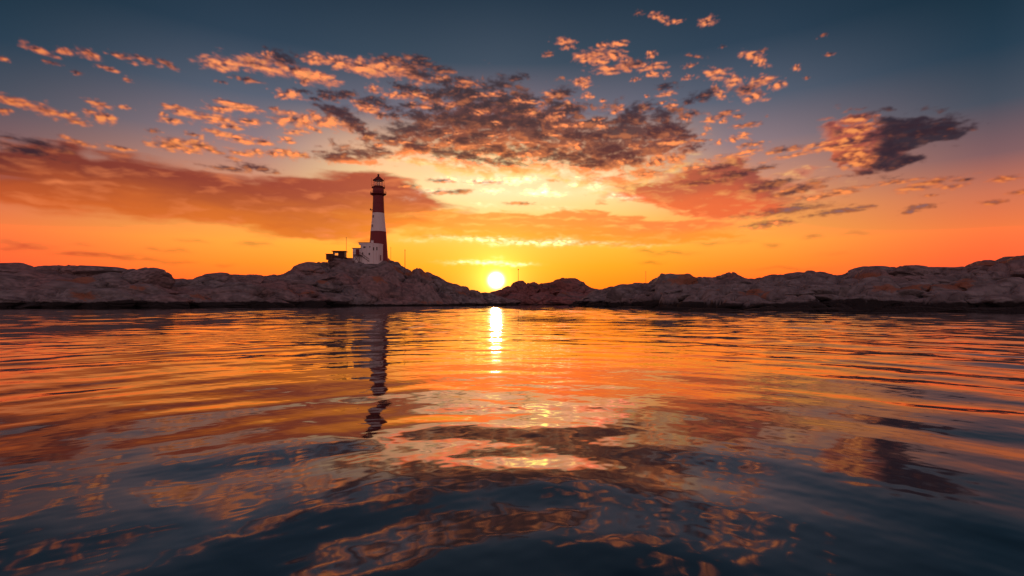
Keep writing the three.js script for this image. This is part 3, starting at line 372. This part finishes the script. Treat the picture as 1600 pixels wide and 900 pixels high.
const westLook = { cw: 15, cd: 10, seed: 4, amp: 0.14, belt: 1.75 }, lightLook = { cw: 13, cd: 9, seed: 11, amp: 0.1, belt: 0.95, rose: 0.25, rise: 0.62 }, farLook = { cw: 9, cd: 8, seed: 23, amp: 0.12, belt: 0.5, rose: 0.6, red: 0.5 }, eastLook = { cw: 9, cd: 6, seed: 37, amp: 0.13, belt: 1.7, rose: 0.05, rise: 0.6 };  // red in farLook is sun glare put into the stone colour
const west = headland('rocky_shore', 'low grey rocky shore left of the lighthouse knoll', westPlan, westLook, [420, 70, 24]);
const knoll = headland('lighthouse_knoll', 'steep rose granite knoll that carries the lighthouse', knollPlan, lightLook, [300, 80, 26]);
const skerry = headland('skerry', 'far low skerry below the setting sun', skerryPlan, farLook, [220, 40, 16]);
const east = headland('rocky_point', 'long grey rocky point on the right with a black splash zone', eastPlan, eastLook, [560, 80, 26]);
rocks(west, { belt: 1.7 }, [[-177.86,-186,15.9,12.79,4.65,10.23,-0.3],[-163.91,-186,14.97,6.98,3.02,5.58,-0.06],[-152.75,-188,15.23,11.75,3.05,7.05,0.18],[-126.45,-180,14.09,7.2,4.5,5.76,0.1],[-134.55,-184,13.45,4.6,2.53,3.68,0.0],[-167.7,-172,10.74,9.68,4.3,7.74,0.24],[-153.72,-172,9.88,9.68,3.65,7.74,-0.18],[-138.12,-170,10.21,10.62,3.19,5.31,0.06],[-144.3,-156,5.6,12.68,4.49,6.34,0.3],[-125.12,-154,6.51,14.44,5.39,5.78,0.05],[-146.25,-150,3.57,6.56,2.81,5.25,0.12],[-120.75,-168,8.43,9.45,3.78,5.67,-0.3],[-108.62,-158,4.86,10.86,3.95,5.43,-0.06],[-129.38,-150,3.57,7.5,2.44,3.75,0.18],[-115.9,-152,3.6,6.65,2.47,3.33,-0.24],[-120.0,-192,10.36,7.2,4.08,5.76,0.0],[-113.62,-202,13.21,9.09,4.29,6.36,0.24],[-104.8,-206,13.19,5.67,3.86,4.53,-0.18],[-103.46,-178,7.27,12.24,4.67,7.34,0.06],[-97.38,-190,9.32,10.69,4.75,6.41,0.3],[-101.67,-166,4.82,9.34,3.94,4.67,0.1,{"lichen":0.0}],[-91.35,-174,5.19,11.96,4.35,5.98,0.12],[-102.19,-218,13.18,6.81,4.63,5.45,-0.3],[-87.86,-198,7.17,7.42,4.95,5.94,-0.06],[-199.95,-186,16.6,18.6,5.12,14.88,0.18],[-220.88,-186,17.53,18.6,5.12,14.88,-0.24],[-172.0,-160,8.1,16.0,5.0,12.8,0.0],[-196.0,-160,8.1,16.0,5.0,12.8,0.24],[-102.03,-154,2.08,6.74,1.93,3.37,-0.18],[-91.12,-162,2.11,8.1,2.03,4.05,0.06],[-85.1,-184,3.1,6.9,2.76,3.45,0.3],[-137.95,-178,12.17,6.67,2.67,5.34,-0.12]]);
rocks(knoll, { belt: 0.9, rose: 0.25 }, [[-95.4,-240,20.5,10.5,6.0,7.35,-0.3],[-102.66,-236,16.5,7.38,5.9,5.9,-0.06],[-97.46,-226,10.78,9.89,7.06,5.93,0.18],[-88.0,-220,6.41,8.25,5.5,4.95,-0.24],[-87.0,-232,13.92,7.25,5.22,5.07,0.0],[-81.92,-217,4.45,13.56,3.25,5.43,0.24],[-75.6,-240,15.85,9.0,9.0,6.3,0.2],[-71.44,-254,23.67,15.88,9.53,11.11,0,{"blocky":0.6}],[-74.4,-248,20.36,17.05,7.75,8.53,0.3],[-73.31,-230,9.51,8.62,8.62,6.04,-0.12],[-62.01,-234,14.03,11.11,13.45,8.07,0,{"blocky":0.7}],[-56.4,-240,16.15,6.9,9.0,6.3,-0.3],[-45.67,-252,18.93,6.62,6.3,5.29,-0.06],[-58.24,-256,21.92,6.4,6.4,4.48,0.18],[-50.56,-256,17.12,4.8,3.84,3.84,-0.24],[-35.84,-256,15.2,7.04,7.04,4.93,0.0],[-41.3,-236,11.19,9.44,10.32,6.19,0.1],[-51.19,-234,9.35,7.31,8.77,5.26,-0.18],[-30.79,-262,11.59,5.57,5.9,4.72,0.06],[-26.33,-270,10.71,4.05,4.05,3.24,0.3],[-33.83,-246,7.9,7.69,7.07,4.61,-0.12],[-20.7,-276,8.5,5.17,4.48,4.14,0.12],[-27.09,-258,7.24,6.45,6.45,3.87,-0.3],[-14.91,-284,7.46,6.39,4.26,5.11,-0.06],[-83.75,-250,23.48,5.94,3.12,3.56,0.18],[-81.6,-256,24.0,6.4,3.2,3.84,-0.24],[-77.7,-222,5.62,8.33,4.72,4.16,0.0],[-67.2,-224,4.54,8.4,4.2,4.2,0.24],[-56.5,-226,3.44,8.47,3.11,4.24,-0.18],[-46.0,-230,3.47,8.62,3.45,4.31,0.06],[-35.4,-236,3.52,7.38,2.95,3.69,0.3],[-21.29,-262,4.38,6.55,3.28,3.93,-0.12],[-10.5,-280,4.57,7.0,2.8,4.2,0.12]]);
rocks(skerry, { belt: 0.4, rose: 0.6, red: 0.5 }, [[5.03,-335,15.84,5.86,5.03,4.69,-0.3],[14.66,-335,15.21,5.44,4.19,4.36,-0.06],[22.19,-335,15.0,4.61,4.61,3.69,0.18],[35.48,-330,17.69,11.55,8.25,8.08,-0.24],[28.39,-334,16.0,5.01,5.01,4.01,0.0],[43.46,-328,15.33,6.15,6.15,4.92,0.24],[50.31,-322,10.66,6.04,4.83,4.83,-0.18],[-2.07,-332,12.6,5.39,4.98,4.32,0.06],[-7.47,-332,10.11,4.98,4.15,3.98,0.3],[17.89,-318,8.56,11.93,6.76,7.16,-0.12],[35.1,-312,8.43,11.7,6.63,7.02,0.12],[4.03,-322,7.03,10.06,5.23,6.04,-0.3],[49.4,-304,6.35,9.5,3.8,5.7,-0.06],[-14.61,-334,7.24,6.26,4.17,5.01,0.18]]);  // red: same painted sun glare as the skerry bedrock
rocks(east, { belt: 1.6 }, [[41.62,-180,8.35,9.45,6.75,5.67,0],[38.36,-186,7.76,5.35,5.81,4.65,-0.06],[51.6,-160,10.9,8.2,7.0,4.1,0.02,{"lichen":0.2,"blocky":0.55}],[61.6,-160,9.9,4.4,5.0,3.5,-0.24],[66.69,-156,10.96,5.07,4.29,3.55,0.0],[47.0,-160,6.1,6.0,5.0,3.6,0.24],[50.75,-140,5.19,6.12,3.85,3.67,-0.18],[55.25,-130,5.26,6.5,3.74,3.25,0.06],[70.88,-150,8.82,4.69,3.75,3.75,0.3],[74.7,-144,9.61,7.2,3.24,4.32,-0.12],[79.69,-138,10.22,7.76,3.1,4.66,0.12],[83.75,-134,9.22,5.03,2.51,3.02,-0.3],[60.0,-120,4.67,6.75,3.3,3.38,-0.06],[66.97,-114,4.81,7.12,3.13,3.56,0.18],[88.56,-130,10.62,3.25,2.11,2.6,-0.24],[91.2,-128,10.72,5.6,2.72,3.36,0.0],[95.33,-124,10.9,6.97,2.79,4.18,0.24],[100.65,-122,10.22,5.34,2.29,3.2,-0.18],[105.0,-120,10.52,5.25,2.55,3.15,0.06],[108.02,-116,11.39,5.8,2.61,3.48,0.3],[111.59,-113,12.05,6.36,2.82,4.45,-0.12],[119.0,-112,12.03,7.0,3.5,5.6,0.12],[75.6,-112,5.31,6.3,3.08,3.15,-0.3],[83.7,-108,5.45,7.43,3.38,3.71,-0.06],[92.75,-106,5.91,6.62,3.31,3.31,0.18],[98.17,-102,6.25,7.01,3.57,3.51,-0.24],[72.5,-100,2.91,6.88,2.12,3.44,0.0],[82.08,-98,2.89,7.35,2.21,3.67,0.24],[90.25,-95,3.08,7.12,2.38,3.56,-0.18],[65.03,-102,2.68,5.74,1.91,2.87,0.06],[58.3,-106,2.46,5.96,1.72,2.98,0.3],[37.5,-150,0.57,11.25,1.5,4.5,0,{"belt":3}],[39.0,-120,0.63,9.75,1.5,3.9,0,{"belt":3}],[42.9,-104,0.5,9.1,1.17,3.64,0,{"belt":3}],[50.23,-98,0.68,7.96,0.98,3.19,0,{"belt":3}],[57.57,-94,0.72,6.46,0.82,2.58,0,{"belt":3}],[70.88,-90,0.98,7.31,1.01,2.93,0,{"belt":3}],[79.55,-86,0.9,7.52,0.97,3.01,0,{"belt":3}],[86.1,-84,1.23,6.3,1.26,2.52,0,{"belt":3}],[33.53,-185,1.25,6.94,1.62,3.47,0,{"belt":2}]]);
tiers(west, westPlan, westLook, 71, 5, 9.5, 3.0);
tiers(knoll, knollPlan, lightLook, 72, 6, 5.2, 3.2, 0.82);
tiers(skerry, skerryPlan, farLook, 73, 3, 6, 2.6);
tiers(east, eastPlan, eastLook, 74, 6, 4.6, 1.7);
// loose stones along the waterline
function stones(parent, plan, look, seed, n) {
  const r = rng(seed), S = plan.map((p) => [p[0], p[3]]), u0 = Math.max(plan[0][0], -1.08), u1 = Math.min(plan.at(-1)[0], 1.08), list = [];
  for (let i = 0; i < n; i++) { const u = lerp(u0, u1, r()), d = curve(S, u) - 2.5 + 5 * r() * r() + 2 * r(), a = 0.5 + 1.6 * r() * r(); list.push([u * d, -d, a * (0.25 + 0.6 * r()), a * (1 + r()), a * 0.7, a, r() * 3, { stone: true, blocky: 1.3 }]); }
  rocks(parent, look, list);
}
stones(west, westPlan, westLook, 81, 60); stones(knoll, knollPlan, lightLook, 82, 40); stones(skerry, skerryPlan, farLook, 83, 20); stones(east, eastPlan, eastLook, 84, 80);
console.log('rocks done', rockCount);

// ---------------------------------------------------------------- builders for the man-made things
const taken = new Map();
function numbered(n) { const k = taken.get(n) ?? 0; taken.set(n, k + 1); return k ? n + '_' + String(k).padStart(3, '0') : n; }
function thing(name, label, category, [x, y, z], turn = 0, group) {
  const o = new THREE.Group(); o.name = numbered(name); o.position.set(x, y, z); o.rotation.y = turn; o.userData = { label, category };
  if (group) o.userData.group = group;
  scene.add(o); return o;
}
function part(name, geo, mat, parent, [x, y, z] = [0, 0, 0], turn = 0, label) {
  const m = shade(new THREE.Mesh(geo, mat)); m.name = name; m.position.set(x, y, z); m.rotation.y = turn; if (label) m.userData.label = label; parent.add(m); return m;
}
const box = (w, h, d, x = 0, y = 0, z = 0) => new THREE.BoxGeometry(w, h, d).translate(x, y, z);
const cyl = (r0, r1, h, n = 12, x = 0, y = 0, z = 0) => new THREE.CylinderGeometry(r0, r1, h, n).translate(x, y, z);
function bar(a, b, r, n = 8) {
  const A = new THREE.Vector3(...a), B = new THREE.Vector3(...b), g = new THREE.CylinderGeometry(r, r, A.distanceTo(B), n);
  return g.applyQuaternion(new THREE.Quaternion().setFromUnitVectors(new THREE.Vector3(0, 1, 0), B.clone().sub(A).normalize())).translate(...A.add(B).multiplyScalar(0.5).toArray());
}
const lathe = (pts, n = 48) => new THREE.LatheGeometry(pts.map((p) => new THREE.Vector2(...p)), n);
// weathered paint: flakes and run marks
function paintMap(rgb, wear, strength, seed) {
  const N = 256, d = new Uint8Array(N * N * 4), S = (x) => 255 * (x <= 0.0031308 ? 12.92 * x : 1.055 * Math.pow(x, 1 / 2.4) - 0.055);
  for (let y = 0; y < N; y++) for (let x = 0; x < N; x++) {
    const a = x / N * 2 * Math.PI, run = fbm(Math.cos(a) * 7 + seed, Math.sin(a) * 7 + y / N * 1.3, 4), spot = fbm(Math.cos(a) * 12 + seed * 2, Math.sin(a) * 12 + y / N * 14, 4);
    const c = mix3(rgb, wear, clamp(smooth(0.1, 0.55, run) * 0.5 + smooth(0.22, 0.5, spot) * 0.6) * strength), o = (y * N + x) * 4;
    d[o] = S(c[0]); d[o + 1] = S(c[1]); d[o + 2] = S(c[2]); d[o + 3] = 255;
  }
  const t = new THREE.DataTexture(d, N, N); t.colorSpace = THREE.SRGBColorSpace; t.wrapS = t.wrapT = THREE.RepeatWrapping; t.magFilter = THREE.LinearFilter; t.needsUpdate = true; return t;
}
const M = {
  red: std('red_iron_paint', [1, 1, 1], 0.5, { map: paintMap([0.22, 0.014, 0.022], [0.12, 0.022, 0.018], 0.9, 3) }),
  white: std('white_iron_paint', [1, 1, 1], 0.55, { map: paintMap([0.85, 0.81, 0.79], [0.52, 0.36, 0.3], 0.6, 8) }),
  render: std('white_render', [1, 1, 1], 0.85, { map: paintMap([0.82, 0.79, 0.78], [0.5, 0.36, 0.34], 0.75, 15) }),
  darkRed: std('dark_red_iron', [0.16, 0.014, 0.016], 0.5),
  black: std('black_iron', [0.02, 0.018, 0.02], 0.5, { metalness: 0.3 }),
  brown: std('tarred_boards', [0.075, 0.035, 0.03], 0.85),
  roof: std('roofing_felt', [0.03, 0.028, 0.03], 0.9),
  grey: std('galvanised_pole', [0.11, 0.1, 0.1], 0.6, { metalness: 0.4 }),
  timber: std('weathered_timber', [0.1, 0.05, 0.045], 0.85),
  concrete: std('concrete', [0.26, 0.24, 0.23], 0.9),
  glass: new THREE.MeshPhysicalMaterial({ name: 'pane_glass', color: 0xffffff, roughness: 0.02, transmission: 1, thickness: 0, ior: 1.5 }),
  dark: std('window_glass', [0.015, 0.014, 0.018], 0.08),
  lens: new THREE.MeshPhysicalMaterial({ name: 'fresnel_glass', color: new THREE.Color().setRGB(0.92, 0.96, 0.93), roughness: 0.08, transmission: 0.75, thickness: 0, ior: 1.5 }),
  brass: std('brass', [0.5, 0.3, 0.1], 0.35, { metalness: 0.9 }),
};

// ---------------------------------------------------------------- lighthouse
{
  const o = thing('lighthouse', 'tall red iron lighthouse with one broad white band and glazed lantern', 'lighthouse', [-66.8, 22.4, -256]);
  const R = (h) => curve([[0, 5.05], [1.2, 4.75], [6, 4.4], [14.4, 3.82], [20, 3.2], [23.9, 2.92], [30, 2.68], [33, 2.64]], h);
  const shell = (h0, h1, n, extra = 0) => { const p = []; for (let i = 0; i <= n; i++) { const h = lerp(h0, h1, i / n); p.push([R(h) + extra, h]); } return lathe(p, 64); };
  part('tower_base', shell(-1.5, 14.4, 10), M.red, o, [0, 0, 0], 0, 'red lower tower');
  part('tower_band', shell(14.4, 23.9, 8), M.white, o, [0, 0, 0], 0, 'white band round the tower');
  part('tower_top', shell(23.9, 33, 8), M.red, o, [0, 0, 0], 0, 'red upper tower');
  for (const h of [4.8, 9.6, 14.4, 19.1, 23.9, 28.6]) part('flange', lathe([[R(h) - 0.05, h - 0.09], [R(h) + 0.07, h - 0.09], [R(h) + 0.07, h + 0.09], [R(h) - 0.05, h + 0.09]], 64), h > 14.5 && h < 23.8 ? M.white : M.red, o);
  // main gallery on brackets
  const gal = part('gallery', lathe([[2.5, 32.2], [2.9, 32.5], [3.55, 32.95], [3.95, 33.05], [3.95, 33.35], [2.5, 33.35]]), M.darkRed, o);
  for (let i = 0; i < 20; i++) { const a = i / 20 * 2 * Math.PI, c = Math.cos(a), s = Math.sin(a); part('baluster', bar([3.85 * c, 33.3, 3.85 * s], [3.85 * c, 34.45, 3.85 * s], 0.05, 6), M.darkRed, gal); }
  for (const h of [33.85, 34.45]) part('rail', new THREE.TorusGeometry(3.85, 0.055, 6, 48).rotateX(Math.PI / 2).translate(0, h, 0), M.darkRed, gal);
  part('watch_room', lathe([[2.72, 33.3], [2.72, 36.2], [2.8, 36.3]]), M.red, o);
  const lg = part('lantern_gallery', lathe([[2.4, 36.2], [3.2, 36.3], [3.3, 36.4], [3.3, 36.62], [2.2, 36.62]]), M.darkRed, o);
  for (let i = 0; i < 16; i++) { const a = (i + 0.5) / 16 * 2 * Math.PI, c = Math.cos(a), s = Math.sin(a); part('baluster', bar([3.22 * c, 36.6, 3.22 * s], [3.22 * c, 37.5, 3.22 * s], 0.035, 6), M.black, lg); }
  part('rail', new THREE.TorusGeometry(3.22, 0.045, 6, 48).rotateX(Math.PI / 2).translate(0, 37.5, 0), M.black, lg);
  // lantern: plinth, bars, panes, lens
  const lan = part('lantern', lathe([[2.38, 36.6], [2.38, 37.3], [2.2, 37.3]], 16), M.darkRed, o);
  const NP = 12, H0 = 37.3, H1 = 40.1, RL = 2.28;
  for (let i = 0; i < NP; i++) {
    const a = i / NP * 2 * Math.PI, b = (i + 1) / NP * 2 * Math.PI, m = (a + b) / 2, wide = 2 * RL * Math.sin(Math.PI / NP) - 0.06;
    part('glazing_bar', bar([RL * Math.sin(a), H0, RL * Math.cos(a)], [RL * Math.sin(a), H1, RL * Math.cos(a)], 0.075, 6), M.darkRed, lan);
    part('pane', new THREE.PlaneGeometry(wide, H1 - H0), M.glass, lan, [RL * Math.cos(Math.PI / NP) * Math.sin(m), (H0 + H1) / 2, RL * Math.cos(Math.PI / NP) * Math.cos(m)], m);
  }
  part('glazing_ring', new THREE.TorusGeometry(RL, 0.06, 6, 48).rotateX(Math.PI / 2).translate(0, (H0 + H1) / 2 + 0.3, 0), M.darkRed, lan);
  const pr = []; for (let i = 0; i <= 24; i++) { const t = i / 24; pr.push([0.25 + 0.72 * Math.sqrt(Math.max(0, 1 - Math.pow(2 * t - 1, 2))) + (i % 2 ? 0.05 : 0), 37.5 + 2.1 * t]); }
  const lens = part('lens', lathe(pr, 32), M.lens, o); part('lens_stand', cyl(0.5, 0.7, 0.9, 16, 0, 37.05, 0), M.brass, lens); for (let i = 0; i < 4; i++) part('lens_frame', bar([Math.cos(i * 1.571 + 0.6) * 1.05, 37.4, Math.sin(i * 1.571 + 0.6) * 1.05], [Math.cos(i * 1.571 + 0.6) * 1.05, 39.7, Math.sin(i * 1.571 + 0.6) * 1.05], 0.05, 6), M.brass, lens);
  const roof = part('roof', lathe([[2.2, 40.0], [2.72, 40.05], [2.78, 40.25], [2.45, 40.5], [1.7, 41.15], [0.95, 41.85], [0.55, 42.2], [0.45, 42.3]], 24), M.darkRed, o);
  part('finial', lathe([[0.45, 42.3], [0.42, 42.75], [0.6, 42.8], [0.55, 43.1], [0.3, 43.3], [0, 43.35]], 16), M.black, roof);
  part('lightning_rod', bar([0, 43.3, 0], [0, 44.0, 0], 0.04, 6), M.black, roof);
  for (const [x, z] of [[-3.2, 0.6], [3.2, 0.6]]) part('antenna', bar([x, 36.4, z], [x, 41.3, z], 0.05, 6), M.black, o);
  for (const h of [16.4, 21.2]) for (const a of [-0.98, -0.6]) {
    const r = R(h + 0.6), w = part('window', box(0.8, 1.6, 0.2, 0, h + 0.6, r - 0.02), h > 14.4 ? M.white : M.red, o, [0, 0, 0], a);
    part('pane', box(0.58, 1.36, 0.06, 0, h + 0.6, r + 0.07), M.dark, w);
  }
  const side = part('side_platform', box(1.5, 0.18, 1.1, -3.3, 25.4, 0.4), M.darkRed, o); part('bracket', bar([-2.7, 24.5, 0.4], [-3.9, 25.35, 0.4], 0.07), M.darkRed, side); part('lamp_box', box(0.5, 0.55, 0.5, -3.75, 25.75, 0.4), M.black, side);
}

// ---------------------------------------------------------------- white annex at the foot of the tower
{
  const o = thing('keepers_house', 'round white rendered house at the foot of the lighthouse', 'house', [-68.6, 21.6, -250.5]);
  part('wall', lathe([[5.3, -1.5], [5.3, 8.1], [5.45, 8.15], [5.45, 8.45], [5.1, 8.45], [5.1, 8.1], [0, 8.1]], 56), M.render, o);
  const porch = part('porch', box(4.4, 7.0, 4.2, -6.3, 2.6, 0.6), M.render, o); part('porch_roof', box(5.0, 0.28, 4.7, -6.4, 6.25, 0.6), M.roof, porch);
  const step = part('roof_upstand', box(5.6, 0.9, 4.4, -3.0, 8.5, 0), M.render, o); part('cap', box(5.9, 0.2, 4.7, -3.0, 9.05, 0), M.roof, step);
  const ch = part('chimney', box(1.15, 2.0, 1.0, 0.6, 9.1, 1.4), M.render, o); part('chimney_cap', box(1.35, 0.18, 1.2, 0.6, 10.2, 1.4), M.concrete, ch);
  const win = (a, y, w, h) => { const f = part('window', box(w + 0.24, h + 0.24, 0.16, 0, y, 5.3), M.white, o, [0, 0, 0], a); for (const s of w > 0.9 ? [-1, 1] : [0]) part('pane', box(w > 0.9 ? w / 2 - 0.05 : w, h, 0.06, s * w / 4, y, 5.38), M.dark, f); };
  win(-0.42, 6.5, 1.35, 0.8); win(0.05, 3.2, 0.6, 1.0); win(0.42, 5.7, 0.55, 1.6); win(0.72, 5.9, 0.55, 1.6); win(-0.62, 3.6, 0.7, 1.0); win(0.1, 6.6, 0.5, 0.5);
  const door = part('door', box(1.7, 2.7, 0.16, -6.1, 4.4, 2.74), M.darkRed, o); part('door_frame', mergeGeometries([box(0.16, 2.9, 0.2, -7.03, 4.45, 2.76), box(0.16, 2.9, 0.2, -5.17, 4.45, 2.76), box(2.02, 0.16, 0.2, -6.1, 5.98, 2.76)]), M.white, door); part('handle', box(0.08, 0.22, 0.1, -5.5, 4.3, 2.86), M.black, door);
  const land = part('landing', box(3.2, 0.22, 1.8, -6.1, 2.9, 3.75), M.timber, o);
  for (const x of [-7.5, -4.8]) part('post', box(0.2, 4.2, 0.2, x, 0.9, 4.5), M.timber, land);
  for (const x of [-7.5, -6.1, -4.6]) part('baluster', box(0.1, 1.15, 0.1, x, 3.55, 4.58), M.timber, land);
  part('rail', box(3.1, 0.12, 0.12, -6.1, 4.15, 4.58), M.timber, land);
  const st = part('stair', mergeGeometries([bar([-4.5, 2.85, 3.1], [0.2, -0.4, 3.9], 0.13), bar([-4.5, 2.85, 4.5], [0.2, -0.4, 5.6], 0.13)]), M.timber, o);
  for (let i = 0; i < 12; i++) part('tread', box(0.36, 0.07, 1.5, -4.3 + i * 0.38, 2.75 - i * 0.265, 3.85 + i * 0.07), M.timber, st);
  part('handrail', bar([-4.6, 4.15, 4.58], [0.2, 0.75, 5.7], 0.08), M.timber, st);
  for (let i = 0; i < 5; i++) part('baluster', bar([-4.2 + i * 1.08, 2.5 - i * 0.74, 4.6 + i * 0.25], [-4.2 + i * 1.08, 3.85 - i * 0.77, 4.62 + i * 0.25], 0.05, 6), M.timber, st);
  part('brace', bar([-7.6, -0.6, 4.5], [-4.9, 2.7, 4.5], 0.1), M.timber, land); part('brace', bar([-4.9, -0.6, 4.5], [-7.5, 2.7, 4.5], 0.1), M.timber, land);
}
for (const [x, h, label] of [[-64.6, 2.6, 'red iron post at the foot of the white house, left of two'], [-63.5, 2.3, 'red iron post beside the tower base, right of two']]) {
  const o = thing('iron_post', label, 'post', [x, 21.9, -247.6], 0, 'red posts by the house');
  part('shaft', cyl(0.2, 0.24, h, 14, 0, h / 2, 0), M.darkRed, o); part('cap', lathe([[0.27, h], [0.27, h + 0.12], [0.12, h + 0.28], [0, h + 0.3]], 14), M.darkRed, o);
}

// ---------------------------------------------------------------- lookout hut and shed
{
  const o = thing('lookout_hut', 'small dark flat-roofed hut with bright windows on the knoll', 'hut', [-84.2, 23.2, -250], 0.1);
  const W = 5.4, H = 3.1, D = 3.6, board = (n, w, h, x, y, z, turn) => part(n, box(w, h, 0.14), M.brown, o, [x, y, z], turn);
  // front with an opening for two panes; back with a long opening
  const wall = (z, x0, x1, y0, y1) => part('wall', mergeGeometries([box(x0 + W / 2, H, 0.14, (-W / 2 + x0) / 2, H / 2, z), box(W / 2 - x1, H, 0.14, (x1 + W / 2) / 2, H / 2, z), box(x1 - x0, y0, 0.14, (x0 + x1) / 2, y0 / 2, z), box(x1 - x0, H - y1, 0.14, (x0 + x1) / 2, (y1 + H) / 2, z)]), M.brown, o);
  wall(D / 2, -2.0, -0.3, 1.25, 2.45); wall(-D / 2, -2.55, 2.45, 1.1, 2.55);
  for (const s of [-1, 1]) part('wall', mergeGeometries([box(0.14, H, D - 0.15, s * W / 2, H / 2, 0)]), M.brown, o);
  for (let i = 0; i < 13; i++) { const x = -W / 2 + 0.2 + i * (W - 0.4) / 12; if (x > -2.2 && x < -0.15) continue; part('batten', box(0.07, H, 0.05, x, H / 2, D / 2 + 0.1), M.brown, o); }
  const f = part('window', mergeGeometries([box(0.1, 1.4, 0.2, -2.05, 1.85, D / 2 + 0.02), box(0.1, 1.4, 0.2, -0.25, 1.85, D / 2 + 0.02), box(0.12, 1.2, 0.2, -1.15, 1.85, D / 2 + 0.02), box(1.7, 0.1, 0.2, -1.15, 2.5, D / 2 + 0.02), box(1.7, 0.1, 0.24, -1.15, 1.2, D / 2 + 0.02)]), M.white, o);
  for (const x of [-1.58, -0.72]) part('pane', new THREE.PlaneGeometry(0.74, 1.2), M.glass, f, [x, 1.85, D / 2]);
  const rf = part('roof', box(W + 1.3, 0.26, D + 1.2, 0.1, H + 0.15, 0), M.roof, o); part('fascia', box(W + 1.36, 0.3, 0.06, 0.1, H + 0.15, D / 2 + 0.64), M.timber, rf);
  for (const s of [-1, 1]) for (const z of [-1, 1]) part('footing', box(0.35, 1.4, 0.35, s * 2.4, -0.7, z * 1.5), M.concrete, o);
  part('floor', box(W, 0.16, D, 0, -0.02, 0), M.timber, o);
}
{
  const o = thing('stone_shed', 'low dark shed left of the lookout hut', 'shed', [-86.9, 22.3, -244.2], 0.1);
  part('wall', box(2.9, 2.6, 2.6, 0, 0.9, 0), M.timber, o); part('roof', box(3.4, 0.2, 3.0, 0, 2.3, 0.1), M.roof, o);
  const d = part('door', box(0.9, 1.7, 0.08, 0.4, 1.2, 1.34), M.brown, o); part('handle', box(0.05, 0.16, 0.08, 0.72, 1.2, 1.41), M.black, d);
}

// ---------------------------------------------------------------- poles and masts
function pole(label, [x, y, z], h, r, mat, top) {
  const o = thing('pole', label, 'pole', [x, y, z]);
  part('shaft', cyl(r * 0.7, r, h + 1.2, 10, 0, h / 2 - 0.6, 0), mat, o); part('socket', cyl(r * 2.2, r * 2.8, 0.5, 10, 0, 0.1, 0), M.concrete, o);
  if (top === 'mark') part('topmark', lathe([[0, 0], [0.32, 0.1], [0.32, 0.75], [0, 0.85]], 12).translate(0, h - 0.15, 0), mat, o);
  if (top === 'aerial') for (const y2 of [0.72, 0.86, 0.97]) part('crossbar', bar([-0.5 + y2 * 0.2, h * y2, 0], [0.5 - y2 * 0.2, h * y2, 0], 0.035, 6), mat, o);
  if (top === 'cap') part('cap', lathe([[r * 0.7, 0], [r * 1.5, 0.05], [r * 1.5, 0.3], [0, 0.45]], 10).translate(0, h - 0.02, 0), mat, o);
  return o;
}
pole('thin radio mast standing beside the lookout hut', [-81.2, 23.4, -251], 10.2, 0.1, M.grey, 'aerial');
pole('short slim pole just right of the lighthouse base', [-60.6, 22.2, -256], 6.6, 0.09, M.grey, 'cap');
pole('tall dark pole on the right slope of the lighthouse knoll', [-53.1, 18.0, -254], 9.4, 0.16, M.timber, 'cap');
pole('pole with small topmark on the far skerry right of the sun', [4.1, 15.2, -334], 7.6, 0.16, M.timber, 'mark');
pole('thin grey pole on the rocky point beside the lichen block', [47.3, 7.9, -181], 4.3, 0.07, M.grey, 'cap');

// ---------------------------------------------------------------- low juniper bushes on the left skyline
{
  const leaf = std('juniper', [0.03, 0.035, 0.02], 0.9), wood = std('juniper_wood', [0.06, 0.045, 0.035], 0.9);
  const where = { 'dark juniper bush on the left skyline, leftmost of three': [-165.6, 14.75, -187, 0.5], 'dark juniper bush on the left skyline, middle and largest of three': [-161.9, 14.7, -187, 0.62], 'dark juniper bush on the left skyline, rightmost of three': [-159.6, 14.6, -187, 0.5] };
  let k = 0;
  for (const [label, [x, y, z, s]] of Object.entries(where)) {
    const o = thing('juniper_bush', label, 'bush', [x, y, z], 0, 'juniper bushes on the skyline'), r = rng(600 + k++), L = [], W = [];
    for (let i = 0; i < 7; i++) { const a = r() * 6.28, q = s * (0.3 + 0.5 * r()); W.push(bar([0, -0.3, 0], [Math.cos(a) * q, s * (0.4 + 0.5 * r()), Math.sin(a) * q], 0.03, 5)); }
    for (let i = 0; i < 420; i++) {
      const a = r() * 6.28, e = Math.acos(r()), q = s * (0.55 + 0.5 * Math.pow(r(), 0.5)) * (0.8 + 0.35 * noise2(a * 1.4, e * 2 + k * 5)), g = new THREE.ConeGeometry(0.035 + 0.03 * r(), 0.22 + 0.2 * r(), 4);
      g.rotateZ((r() - 0.5) * 2.4).rotateY(r() * 6.28).translate(Math.cos(a) * Math.sin(e) * q * 1.1, Math.cos(e) * q * 0.9 + 0.05, Math.sin(a) * Math.sin(e) * q); L.push(g);
    }
    part('stem', mergeGeometries(W), wood, o); part('foliage', mergeGeometries(L), leaf, o);
  }
}
scene.traverse((o) => { if (o.isMesh) { o.castShadow = true; o.receiveShadow = true; } });
renderer.render(scene, camera);
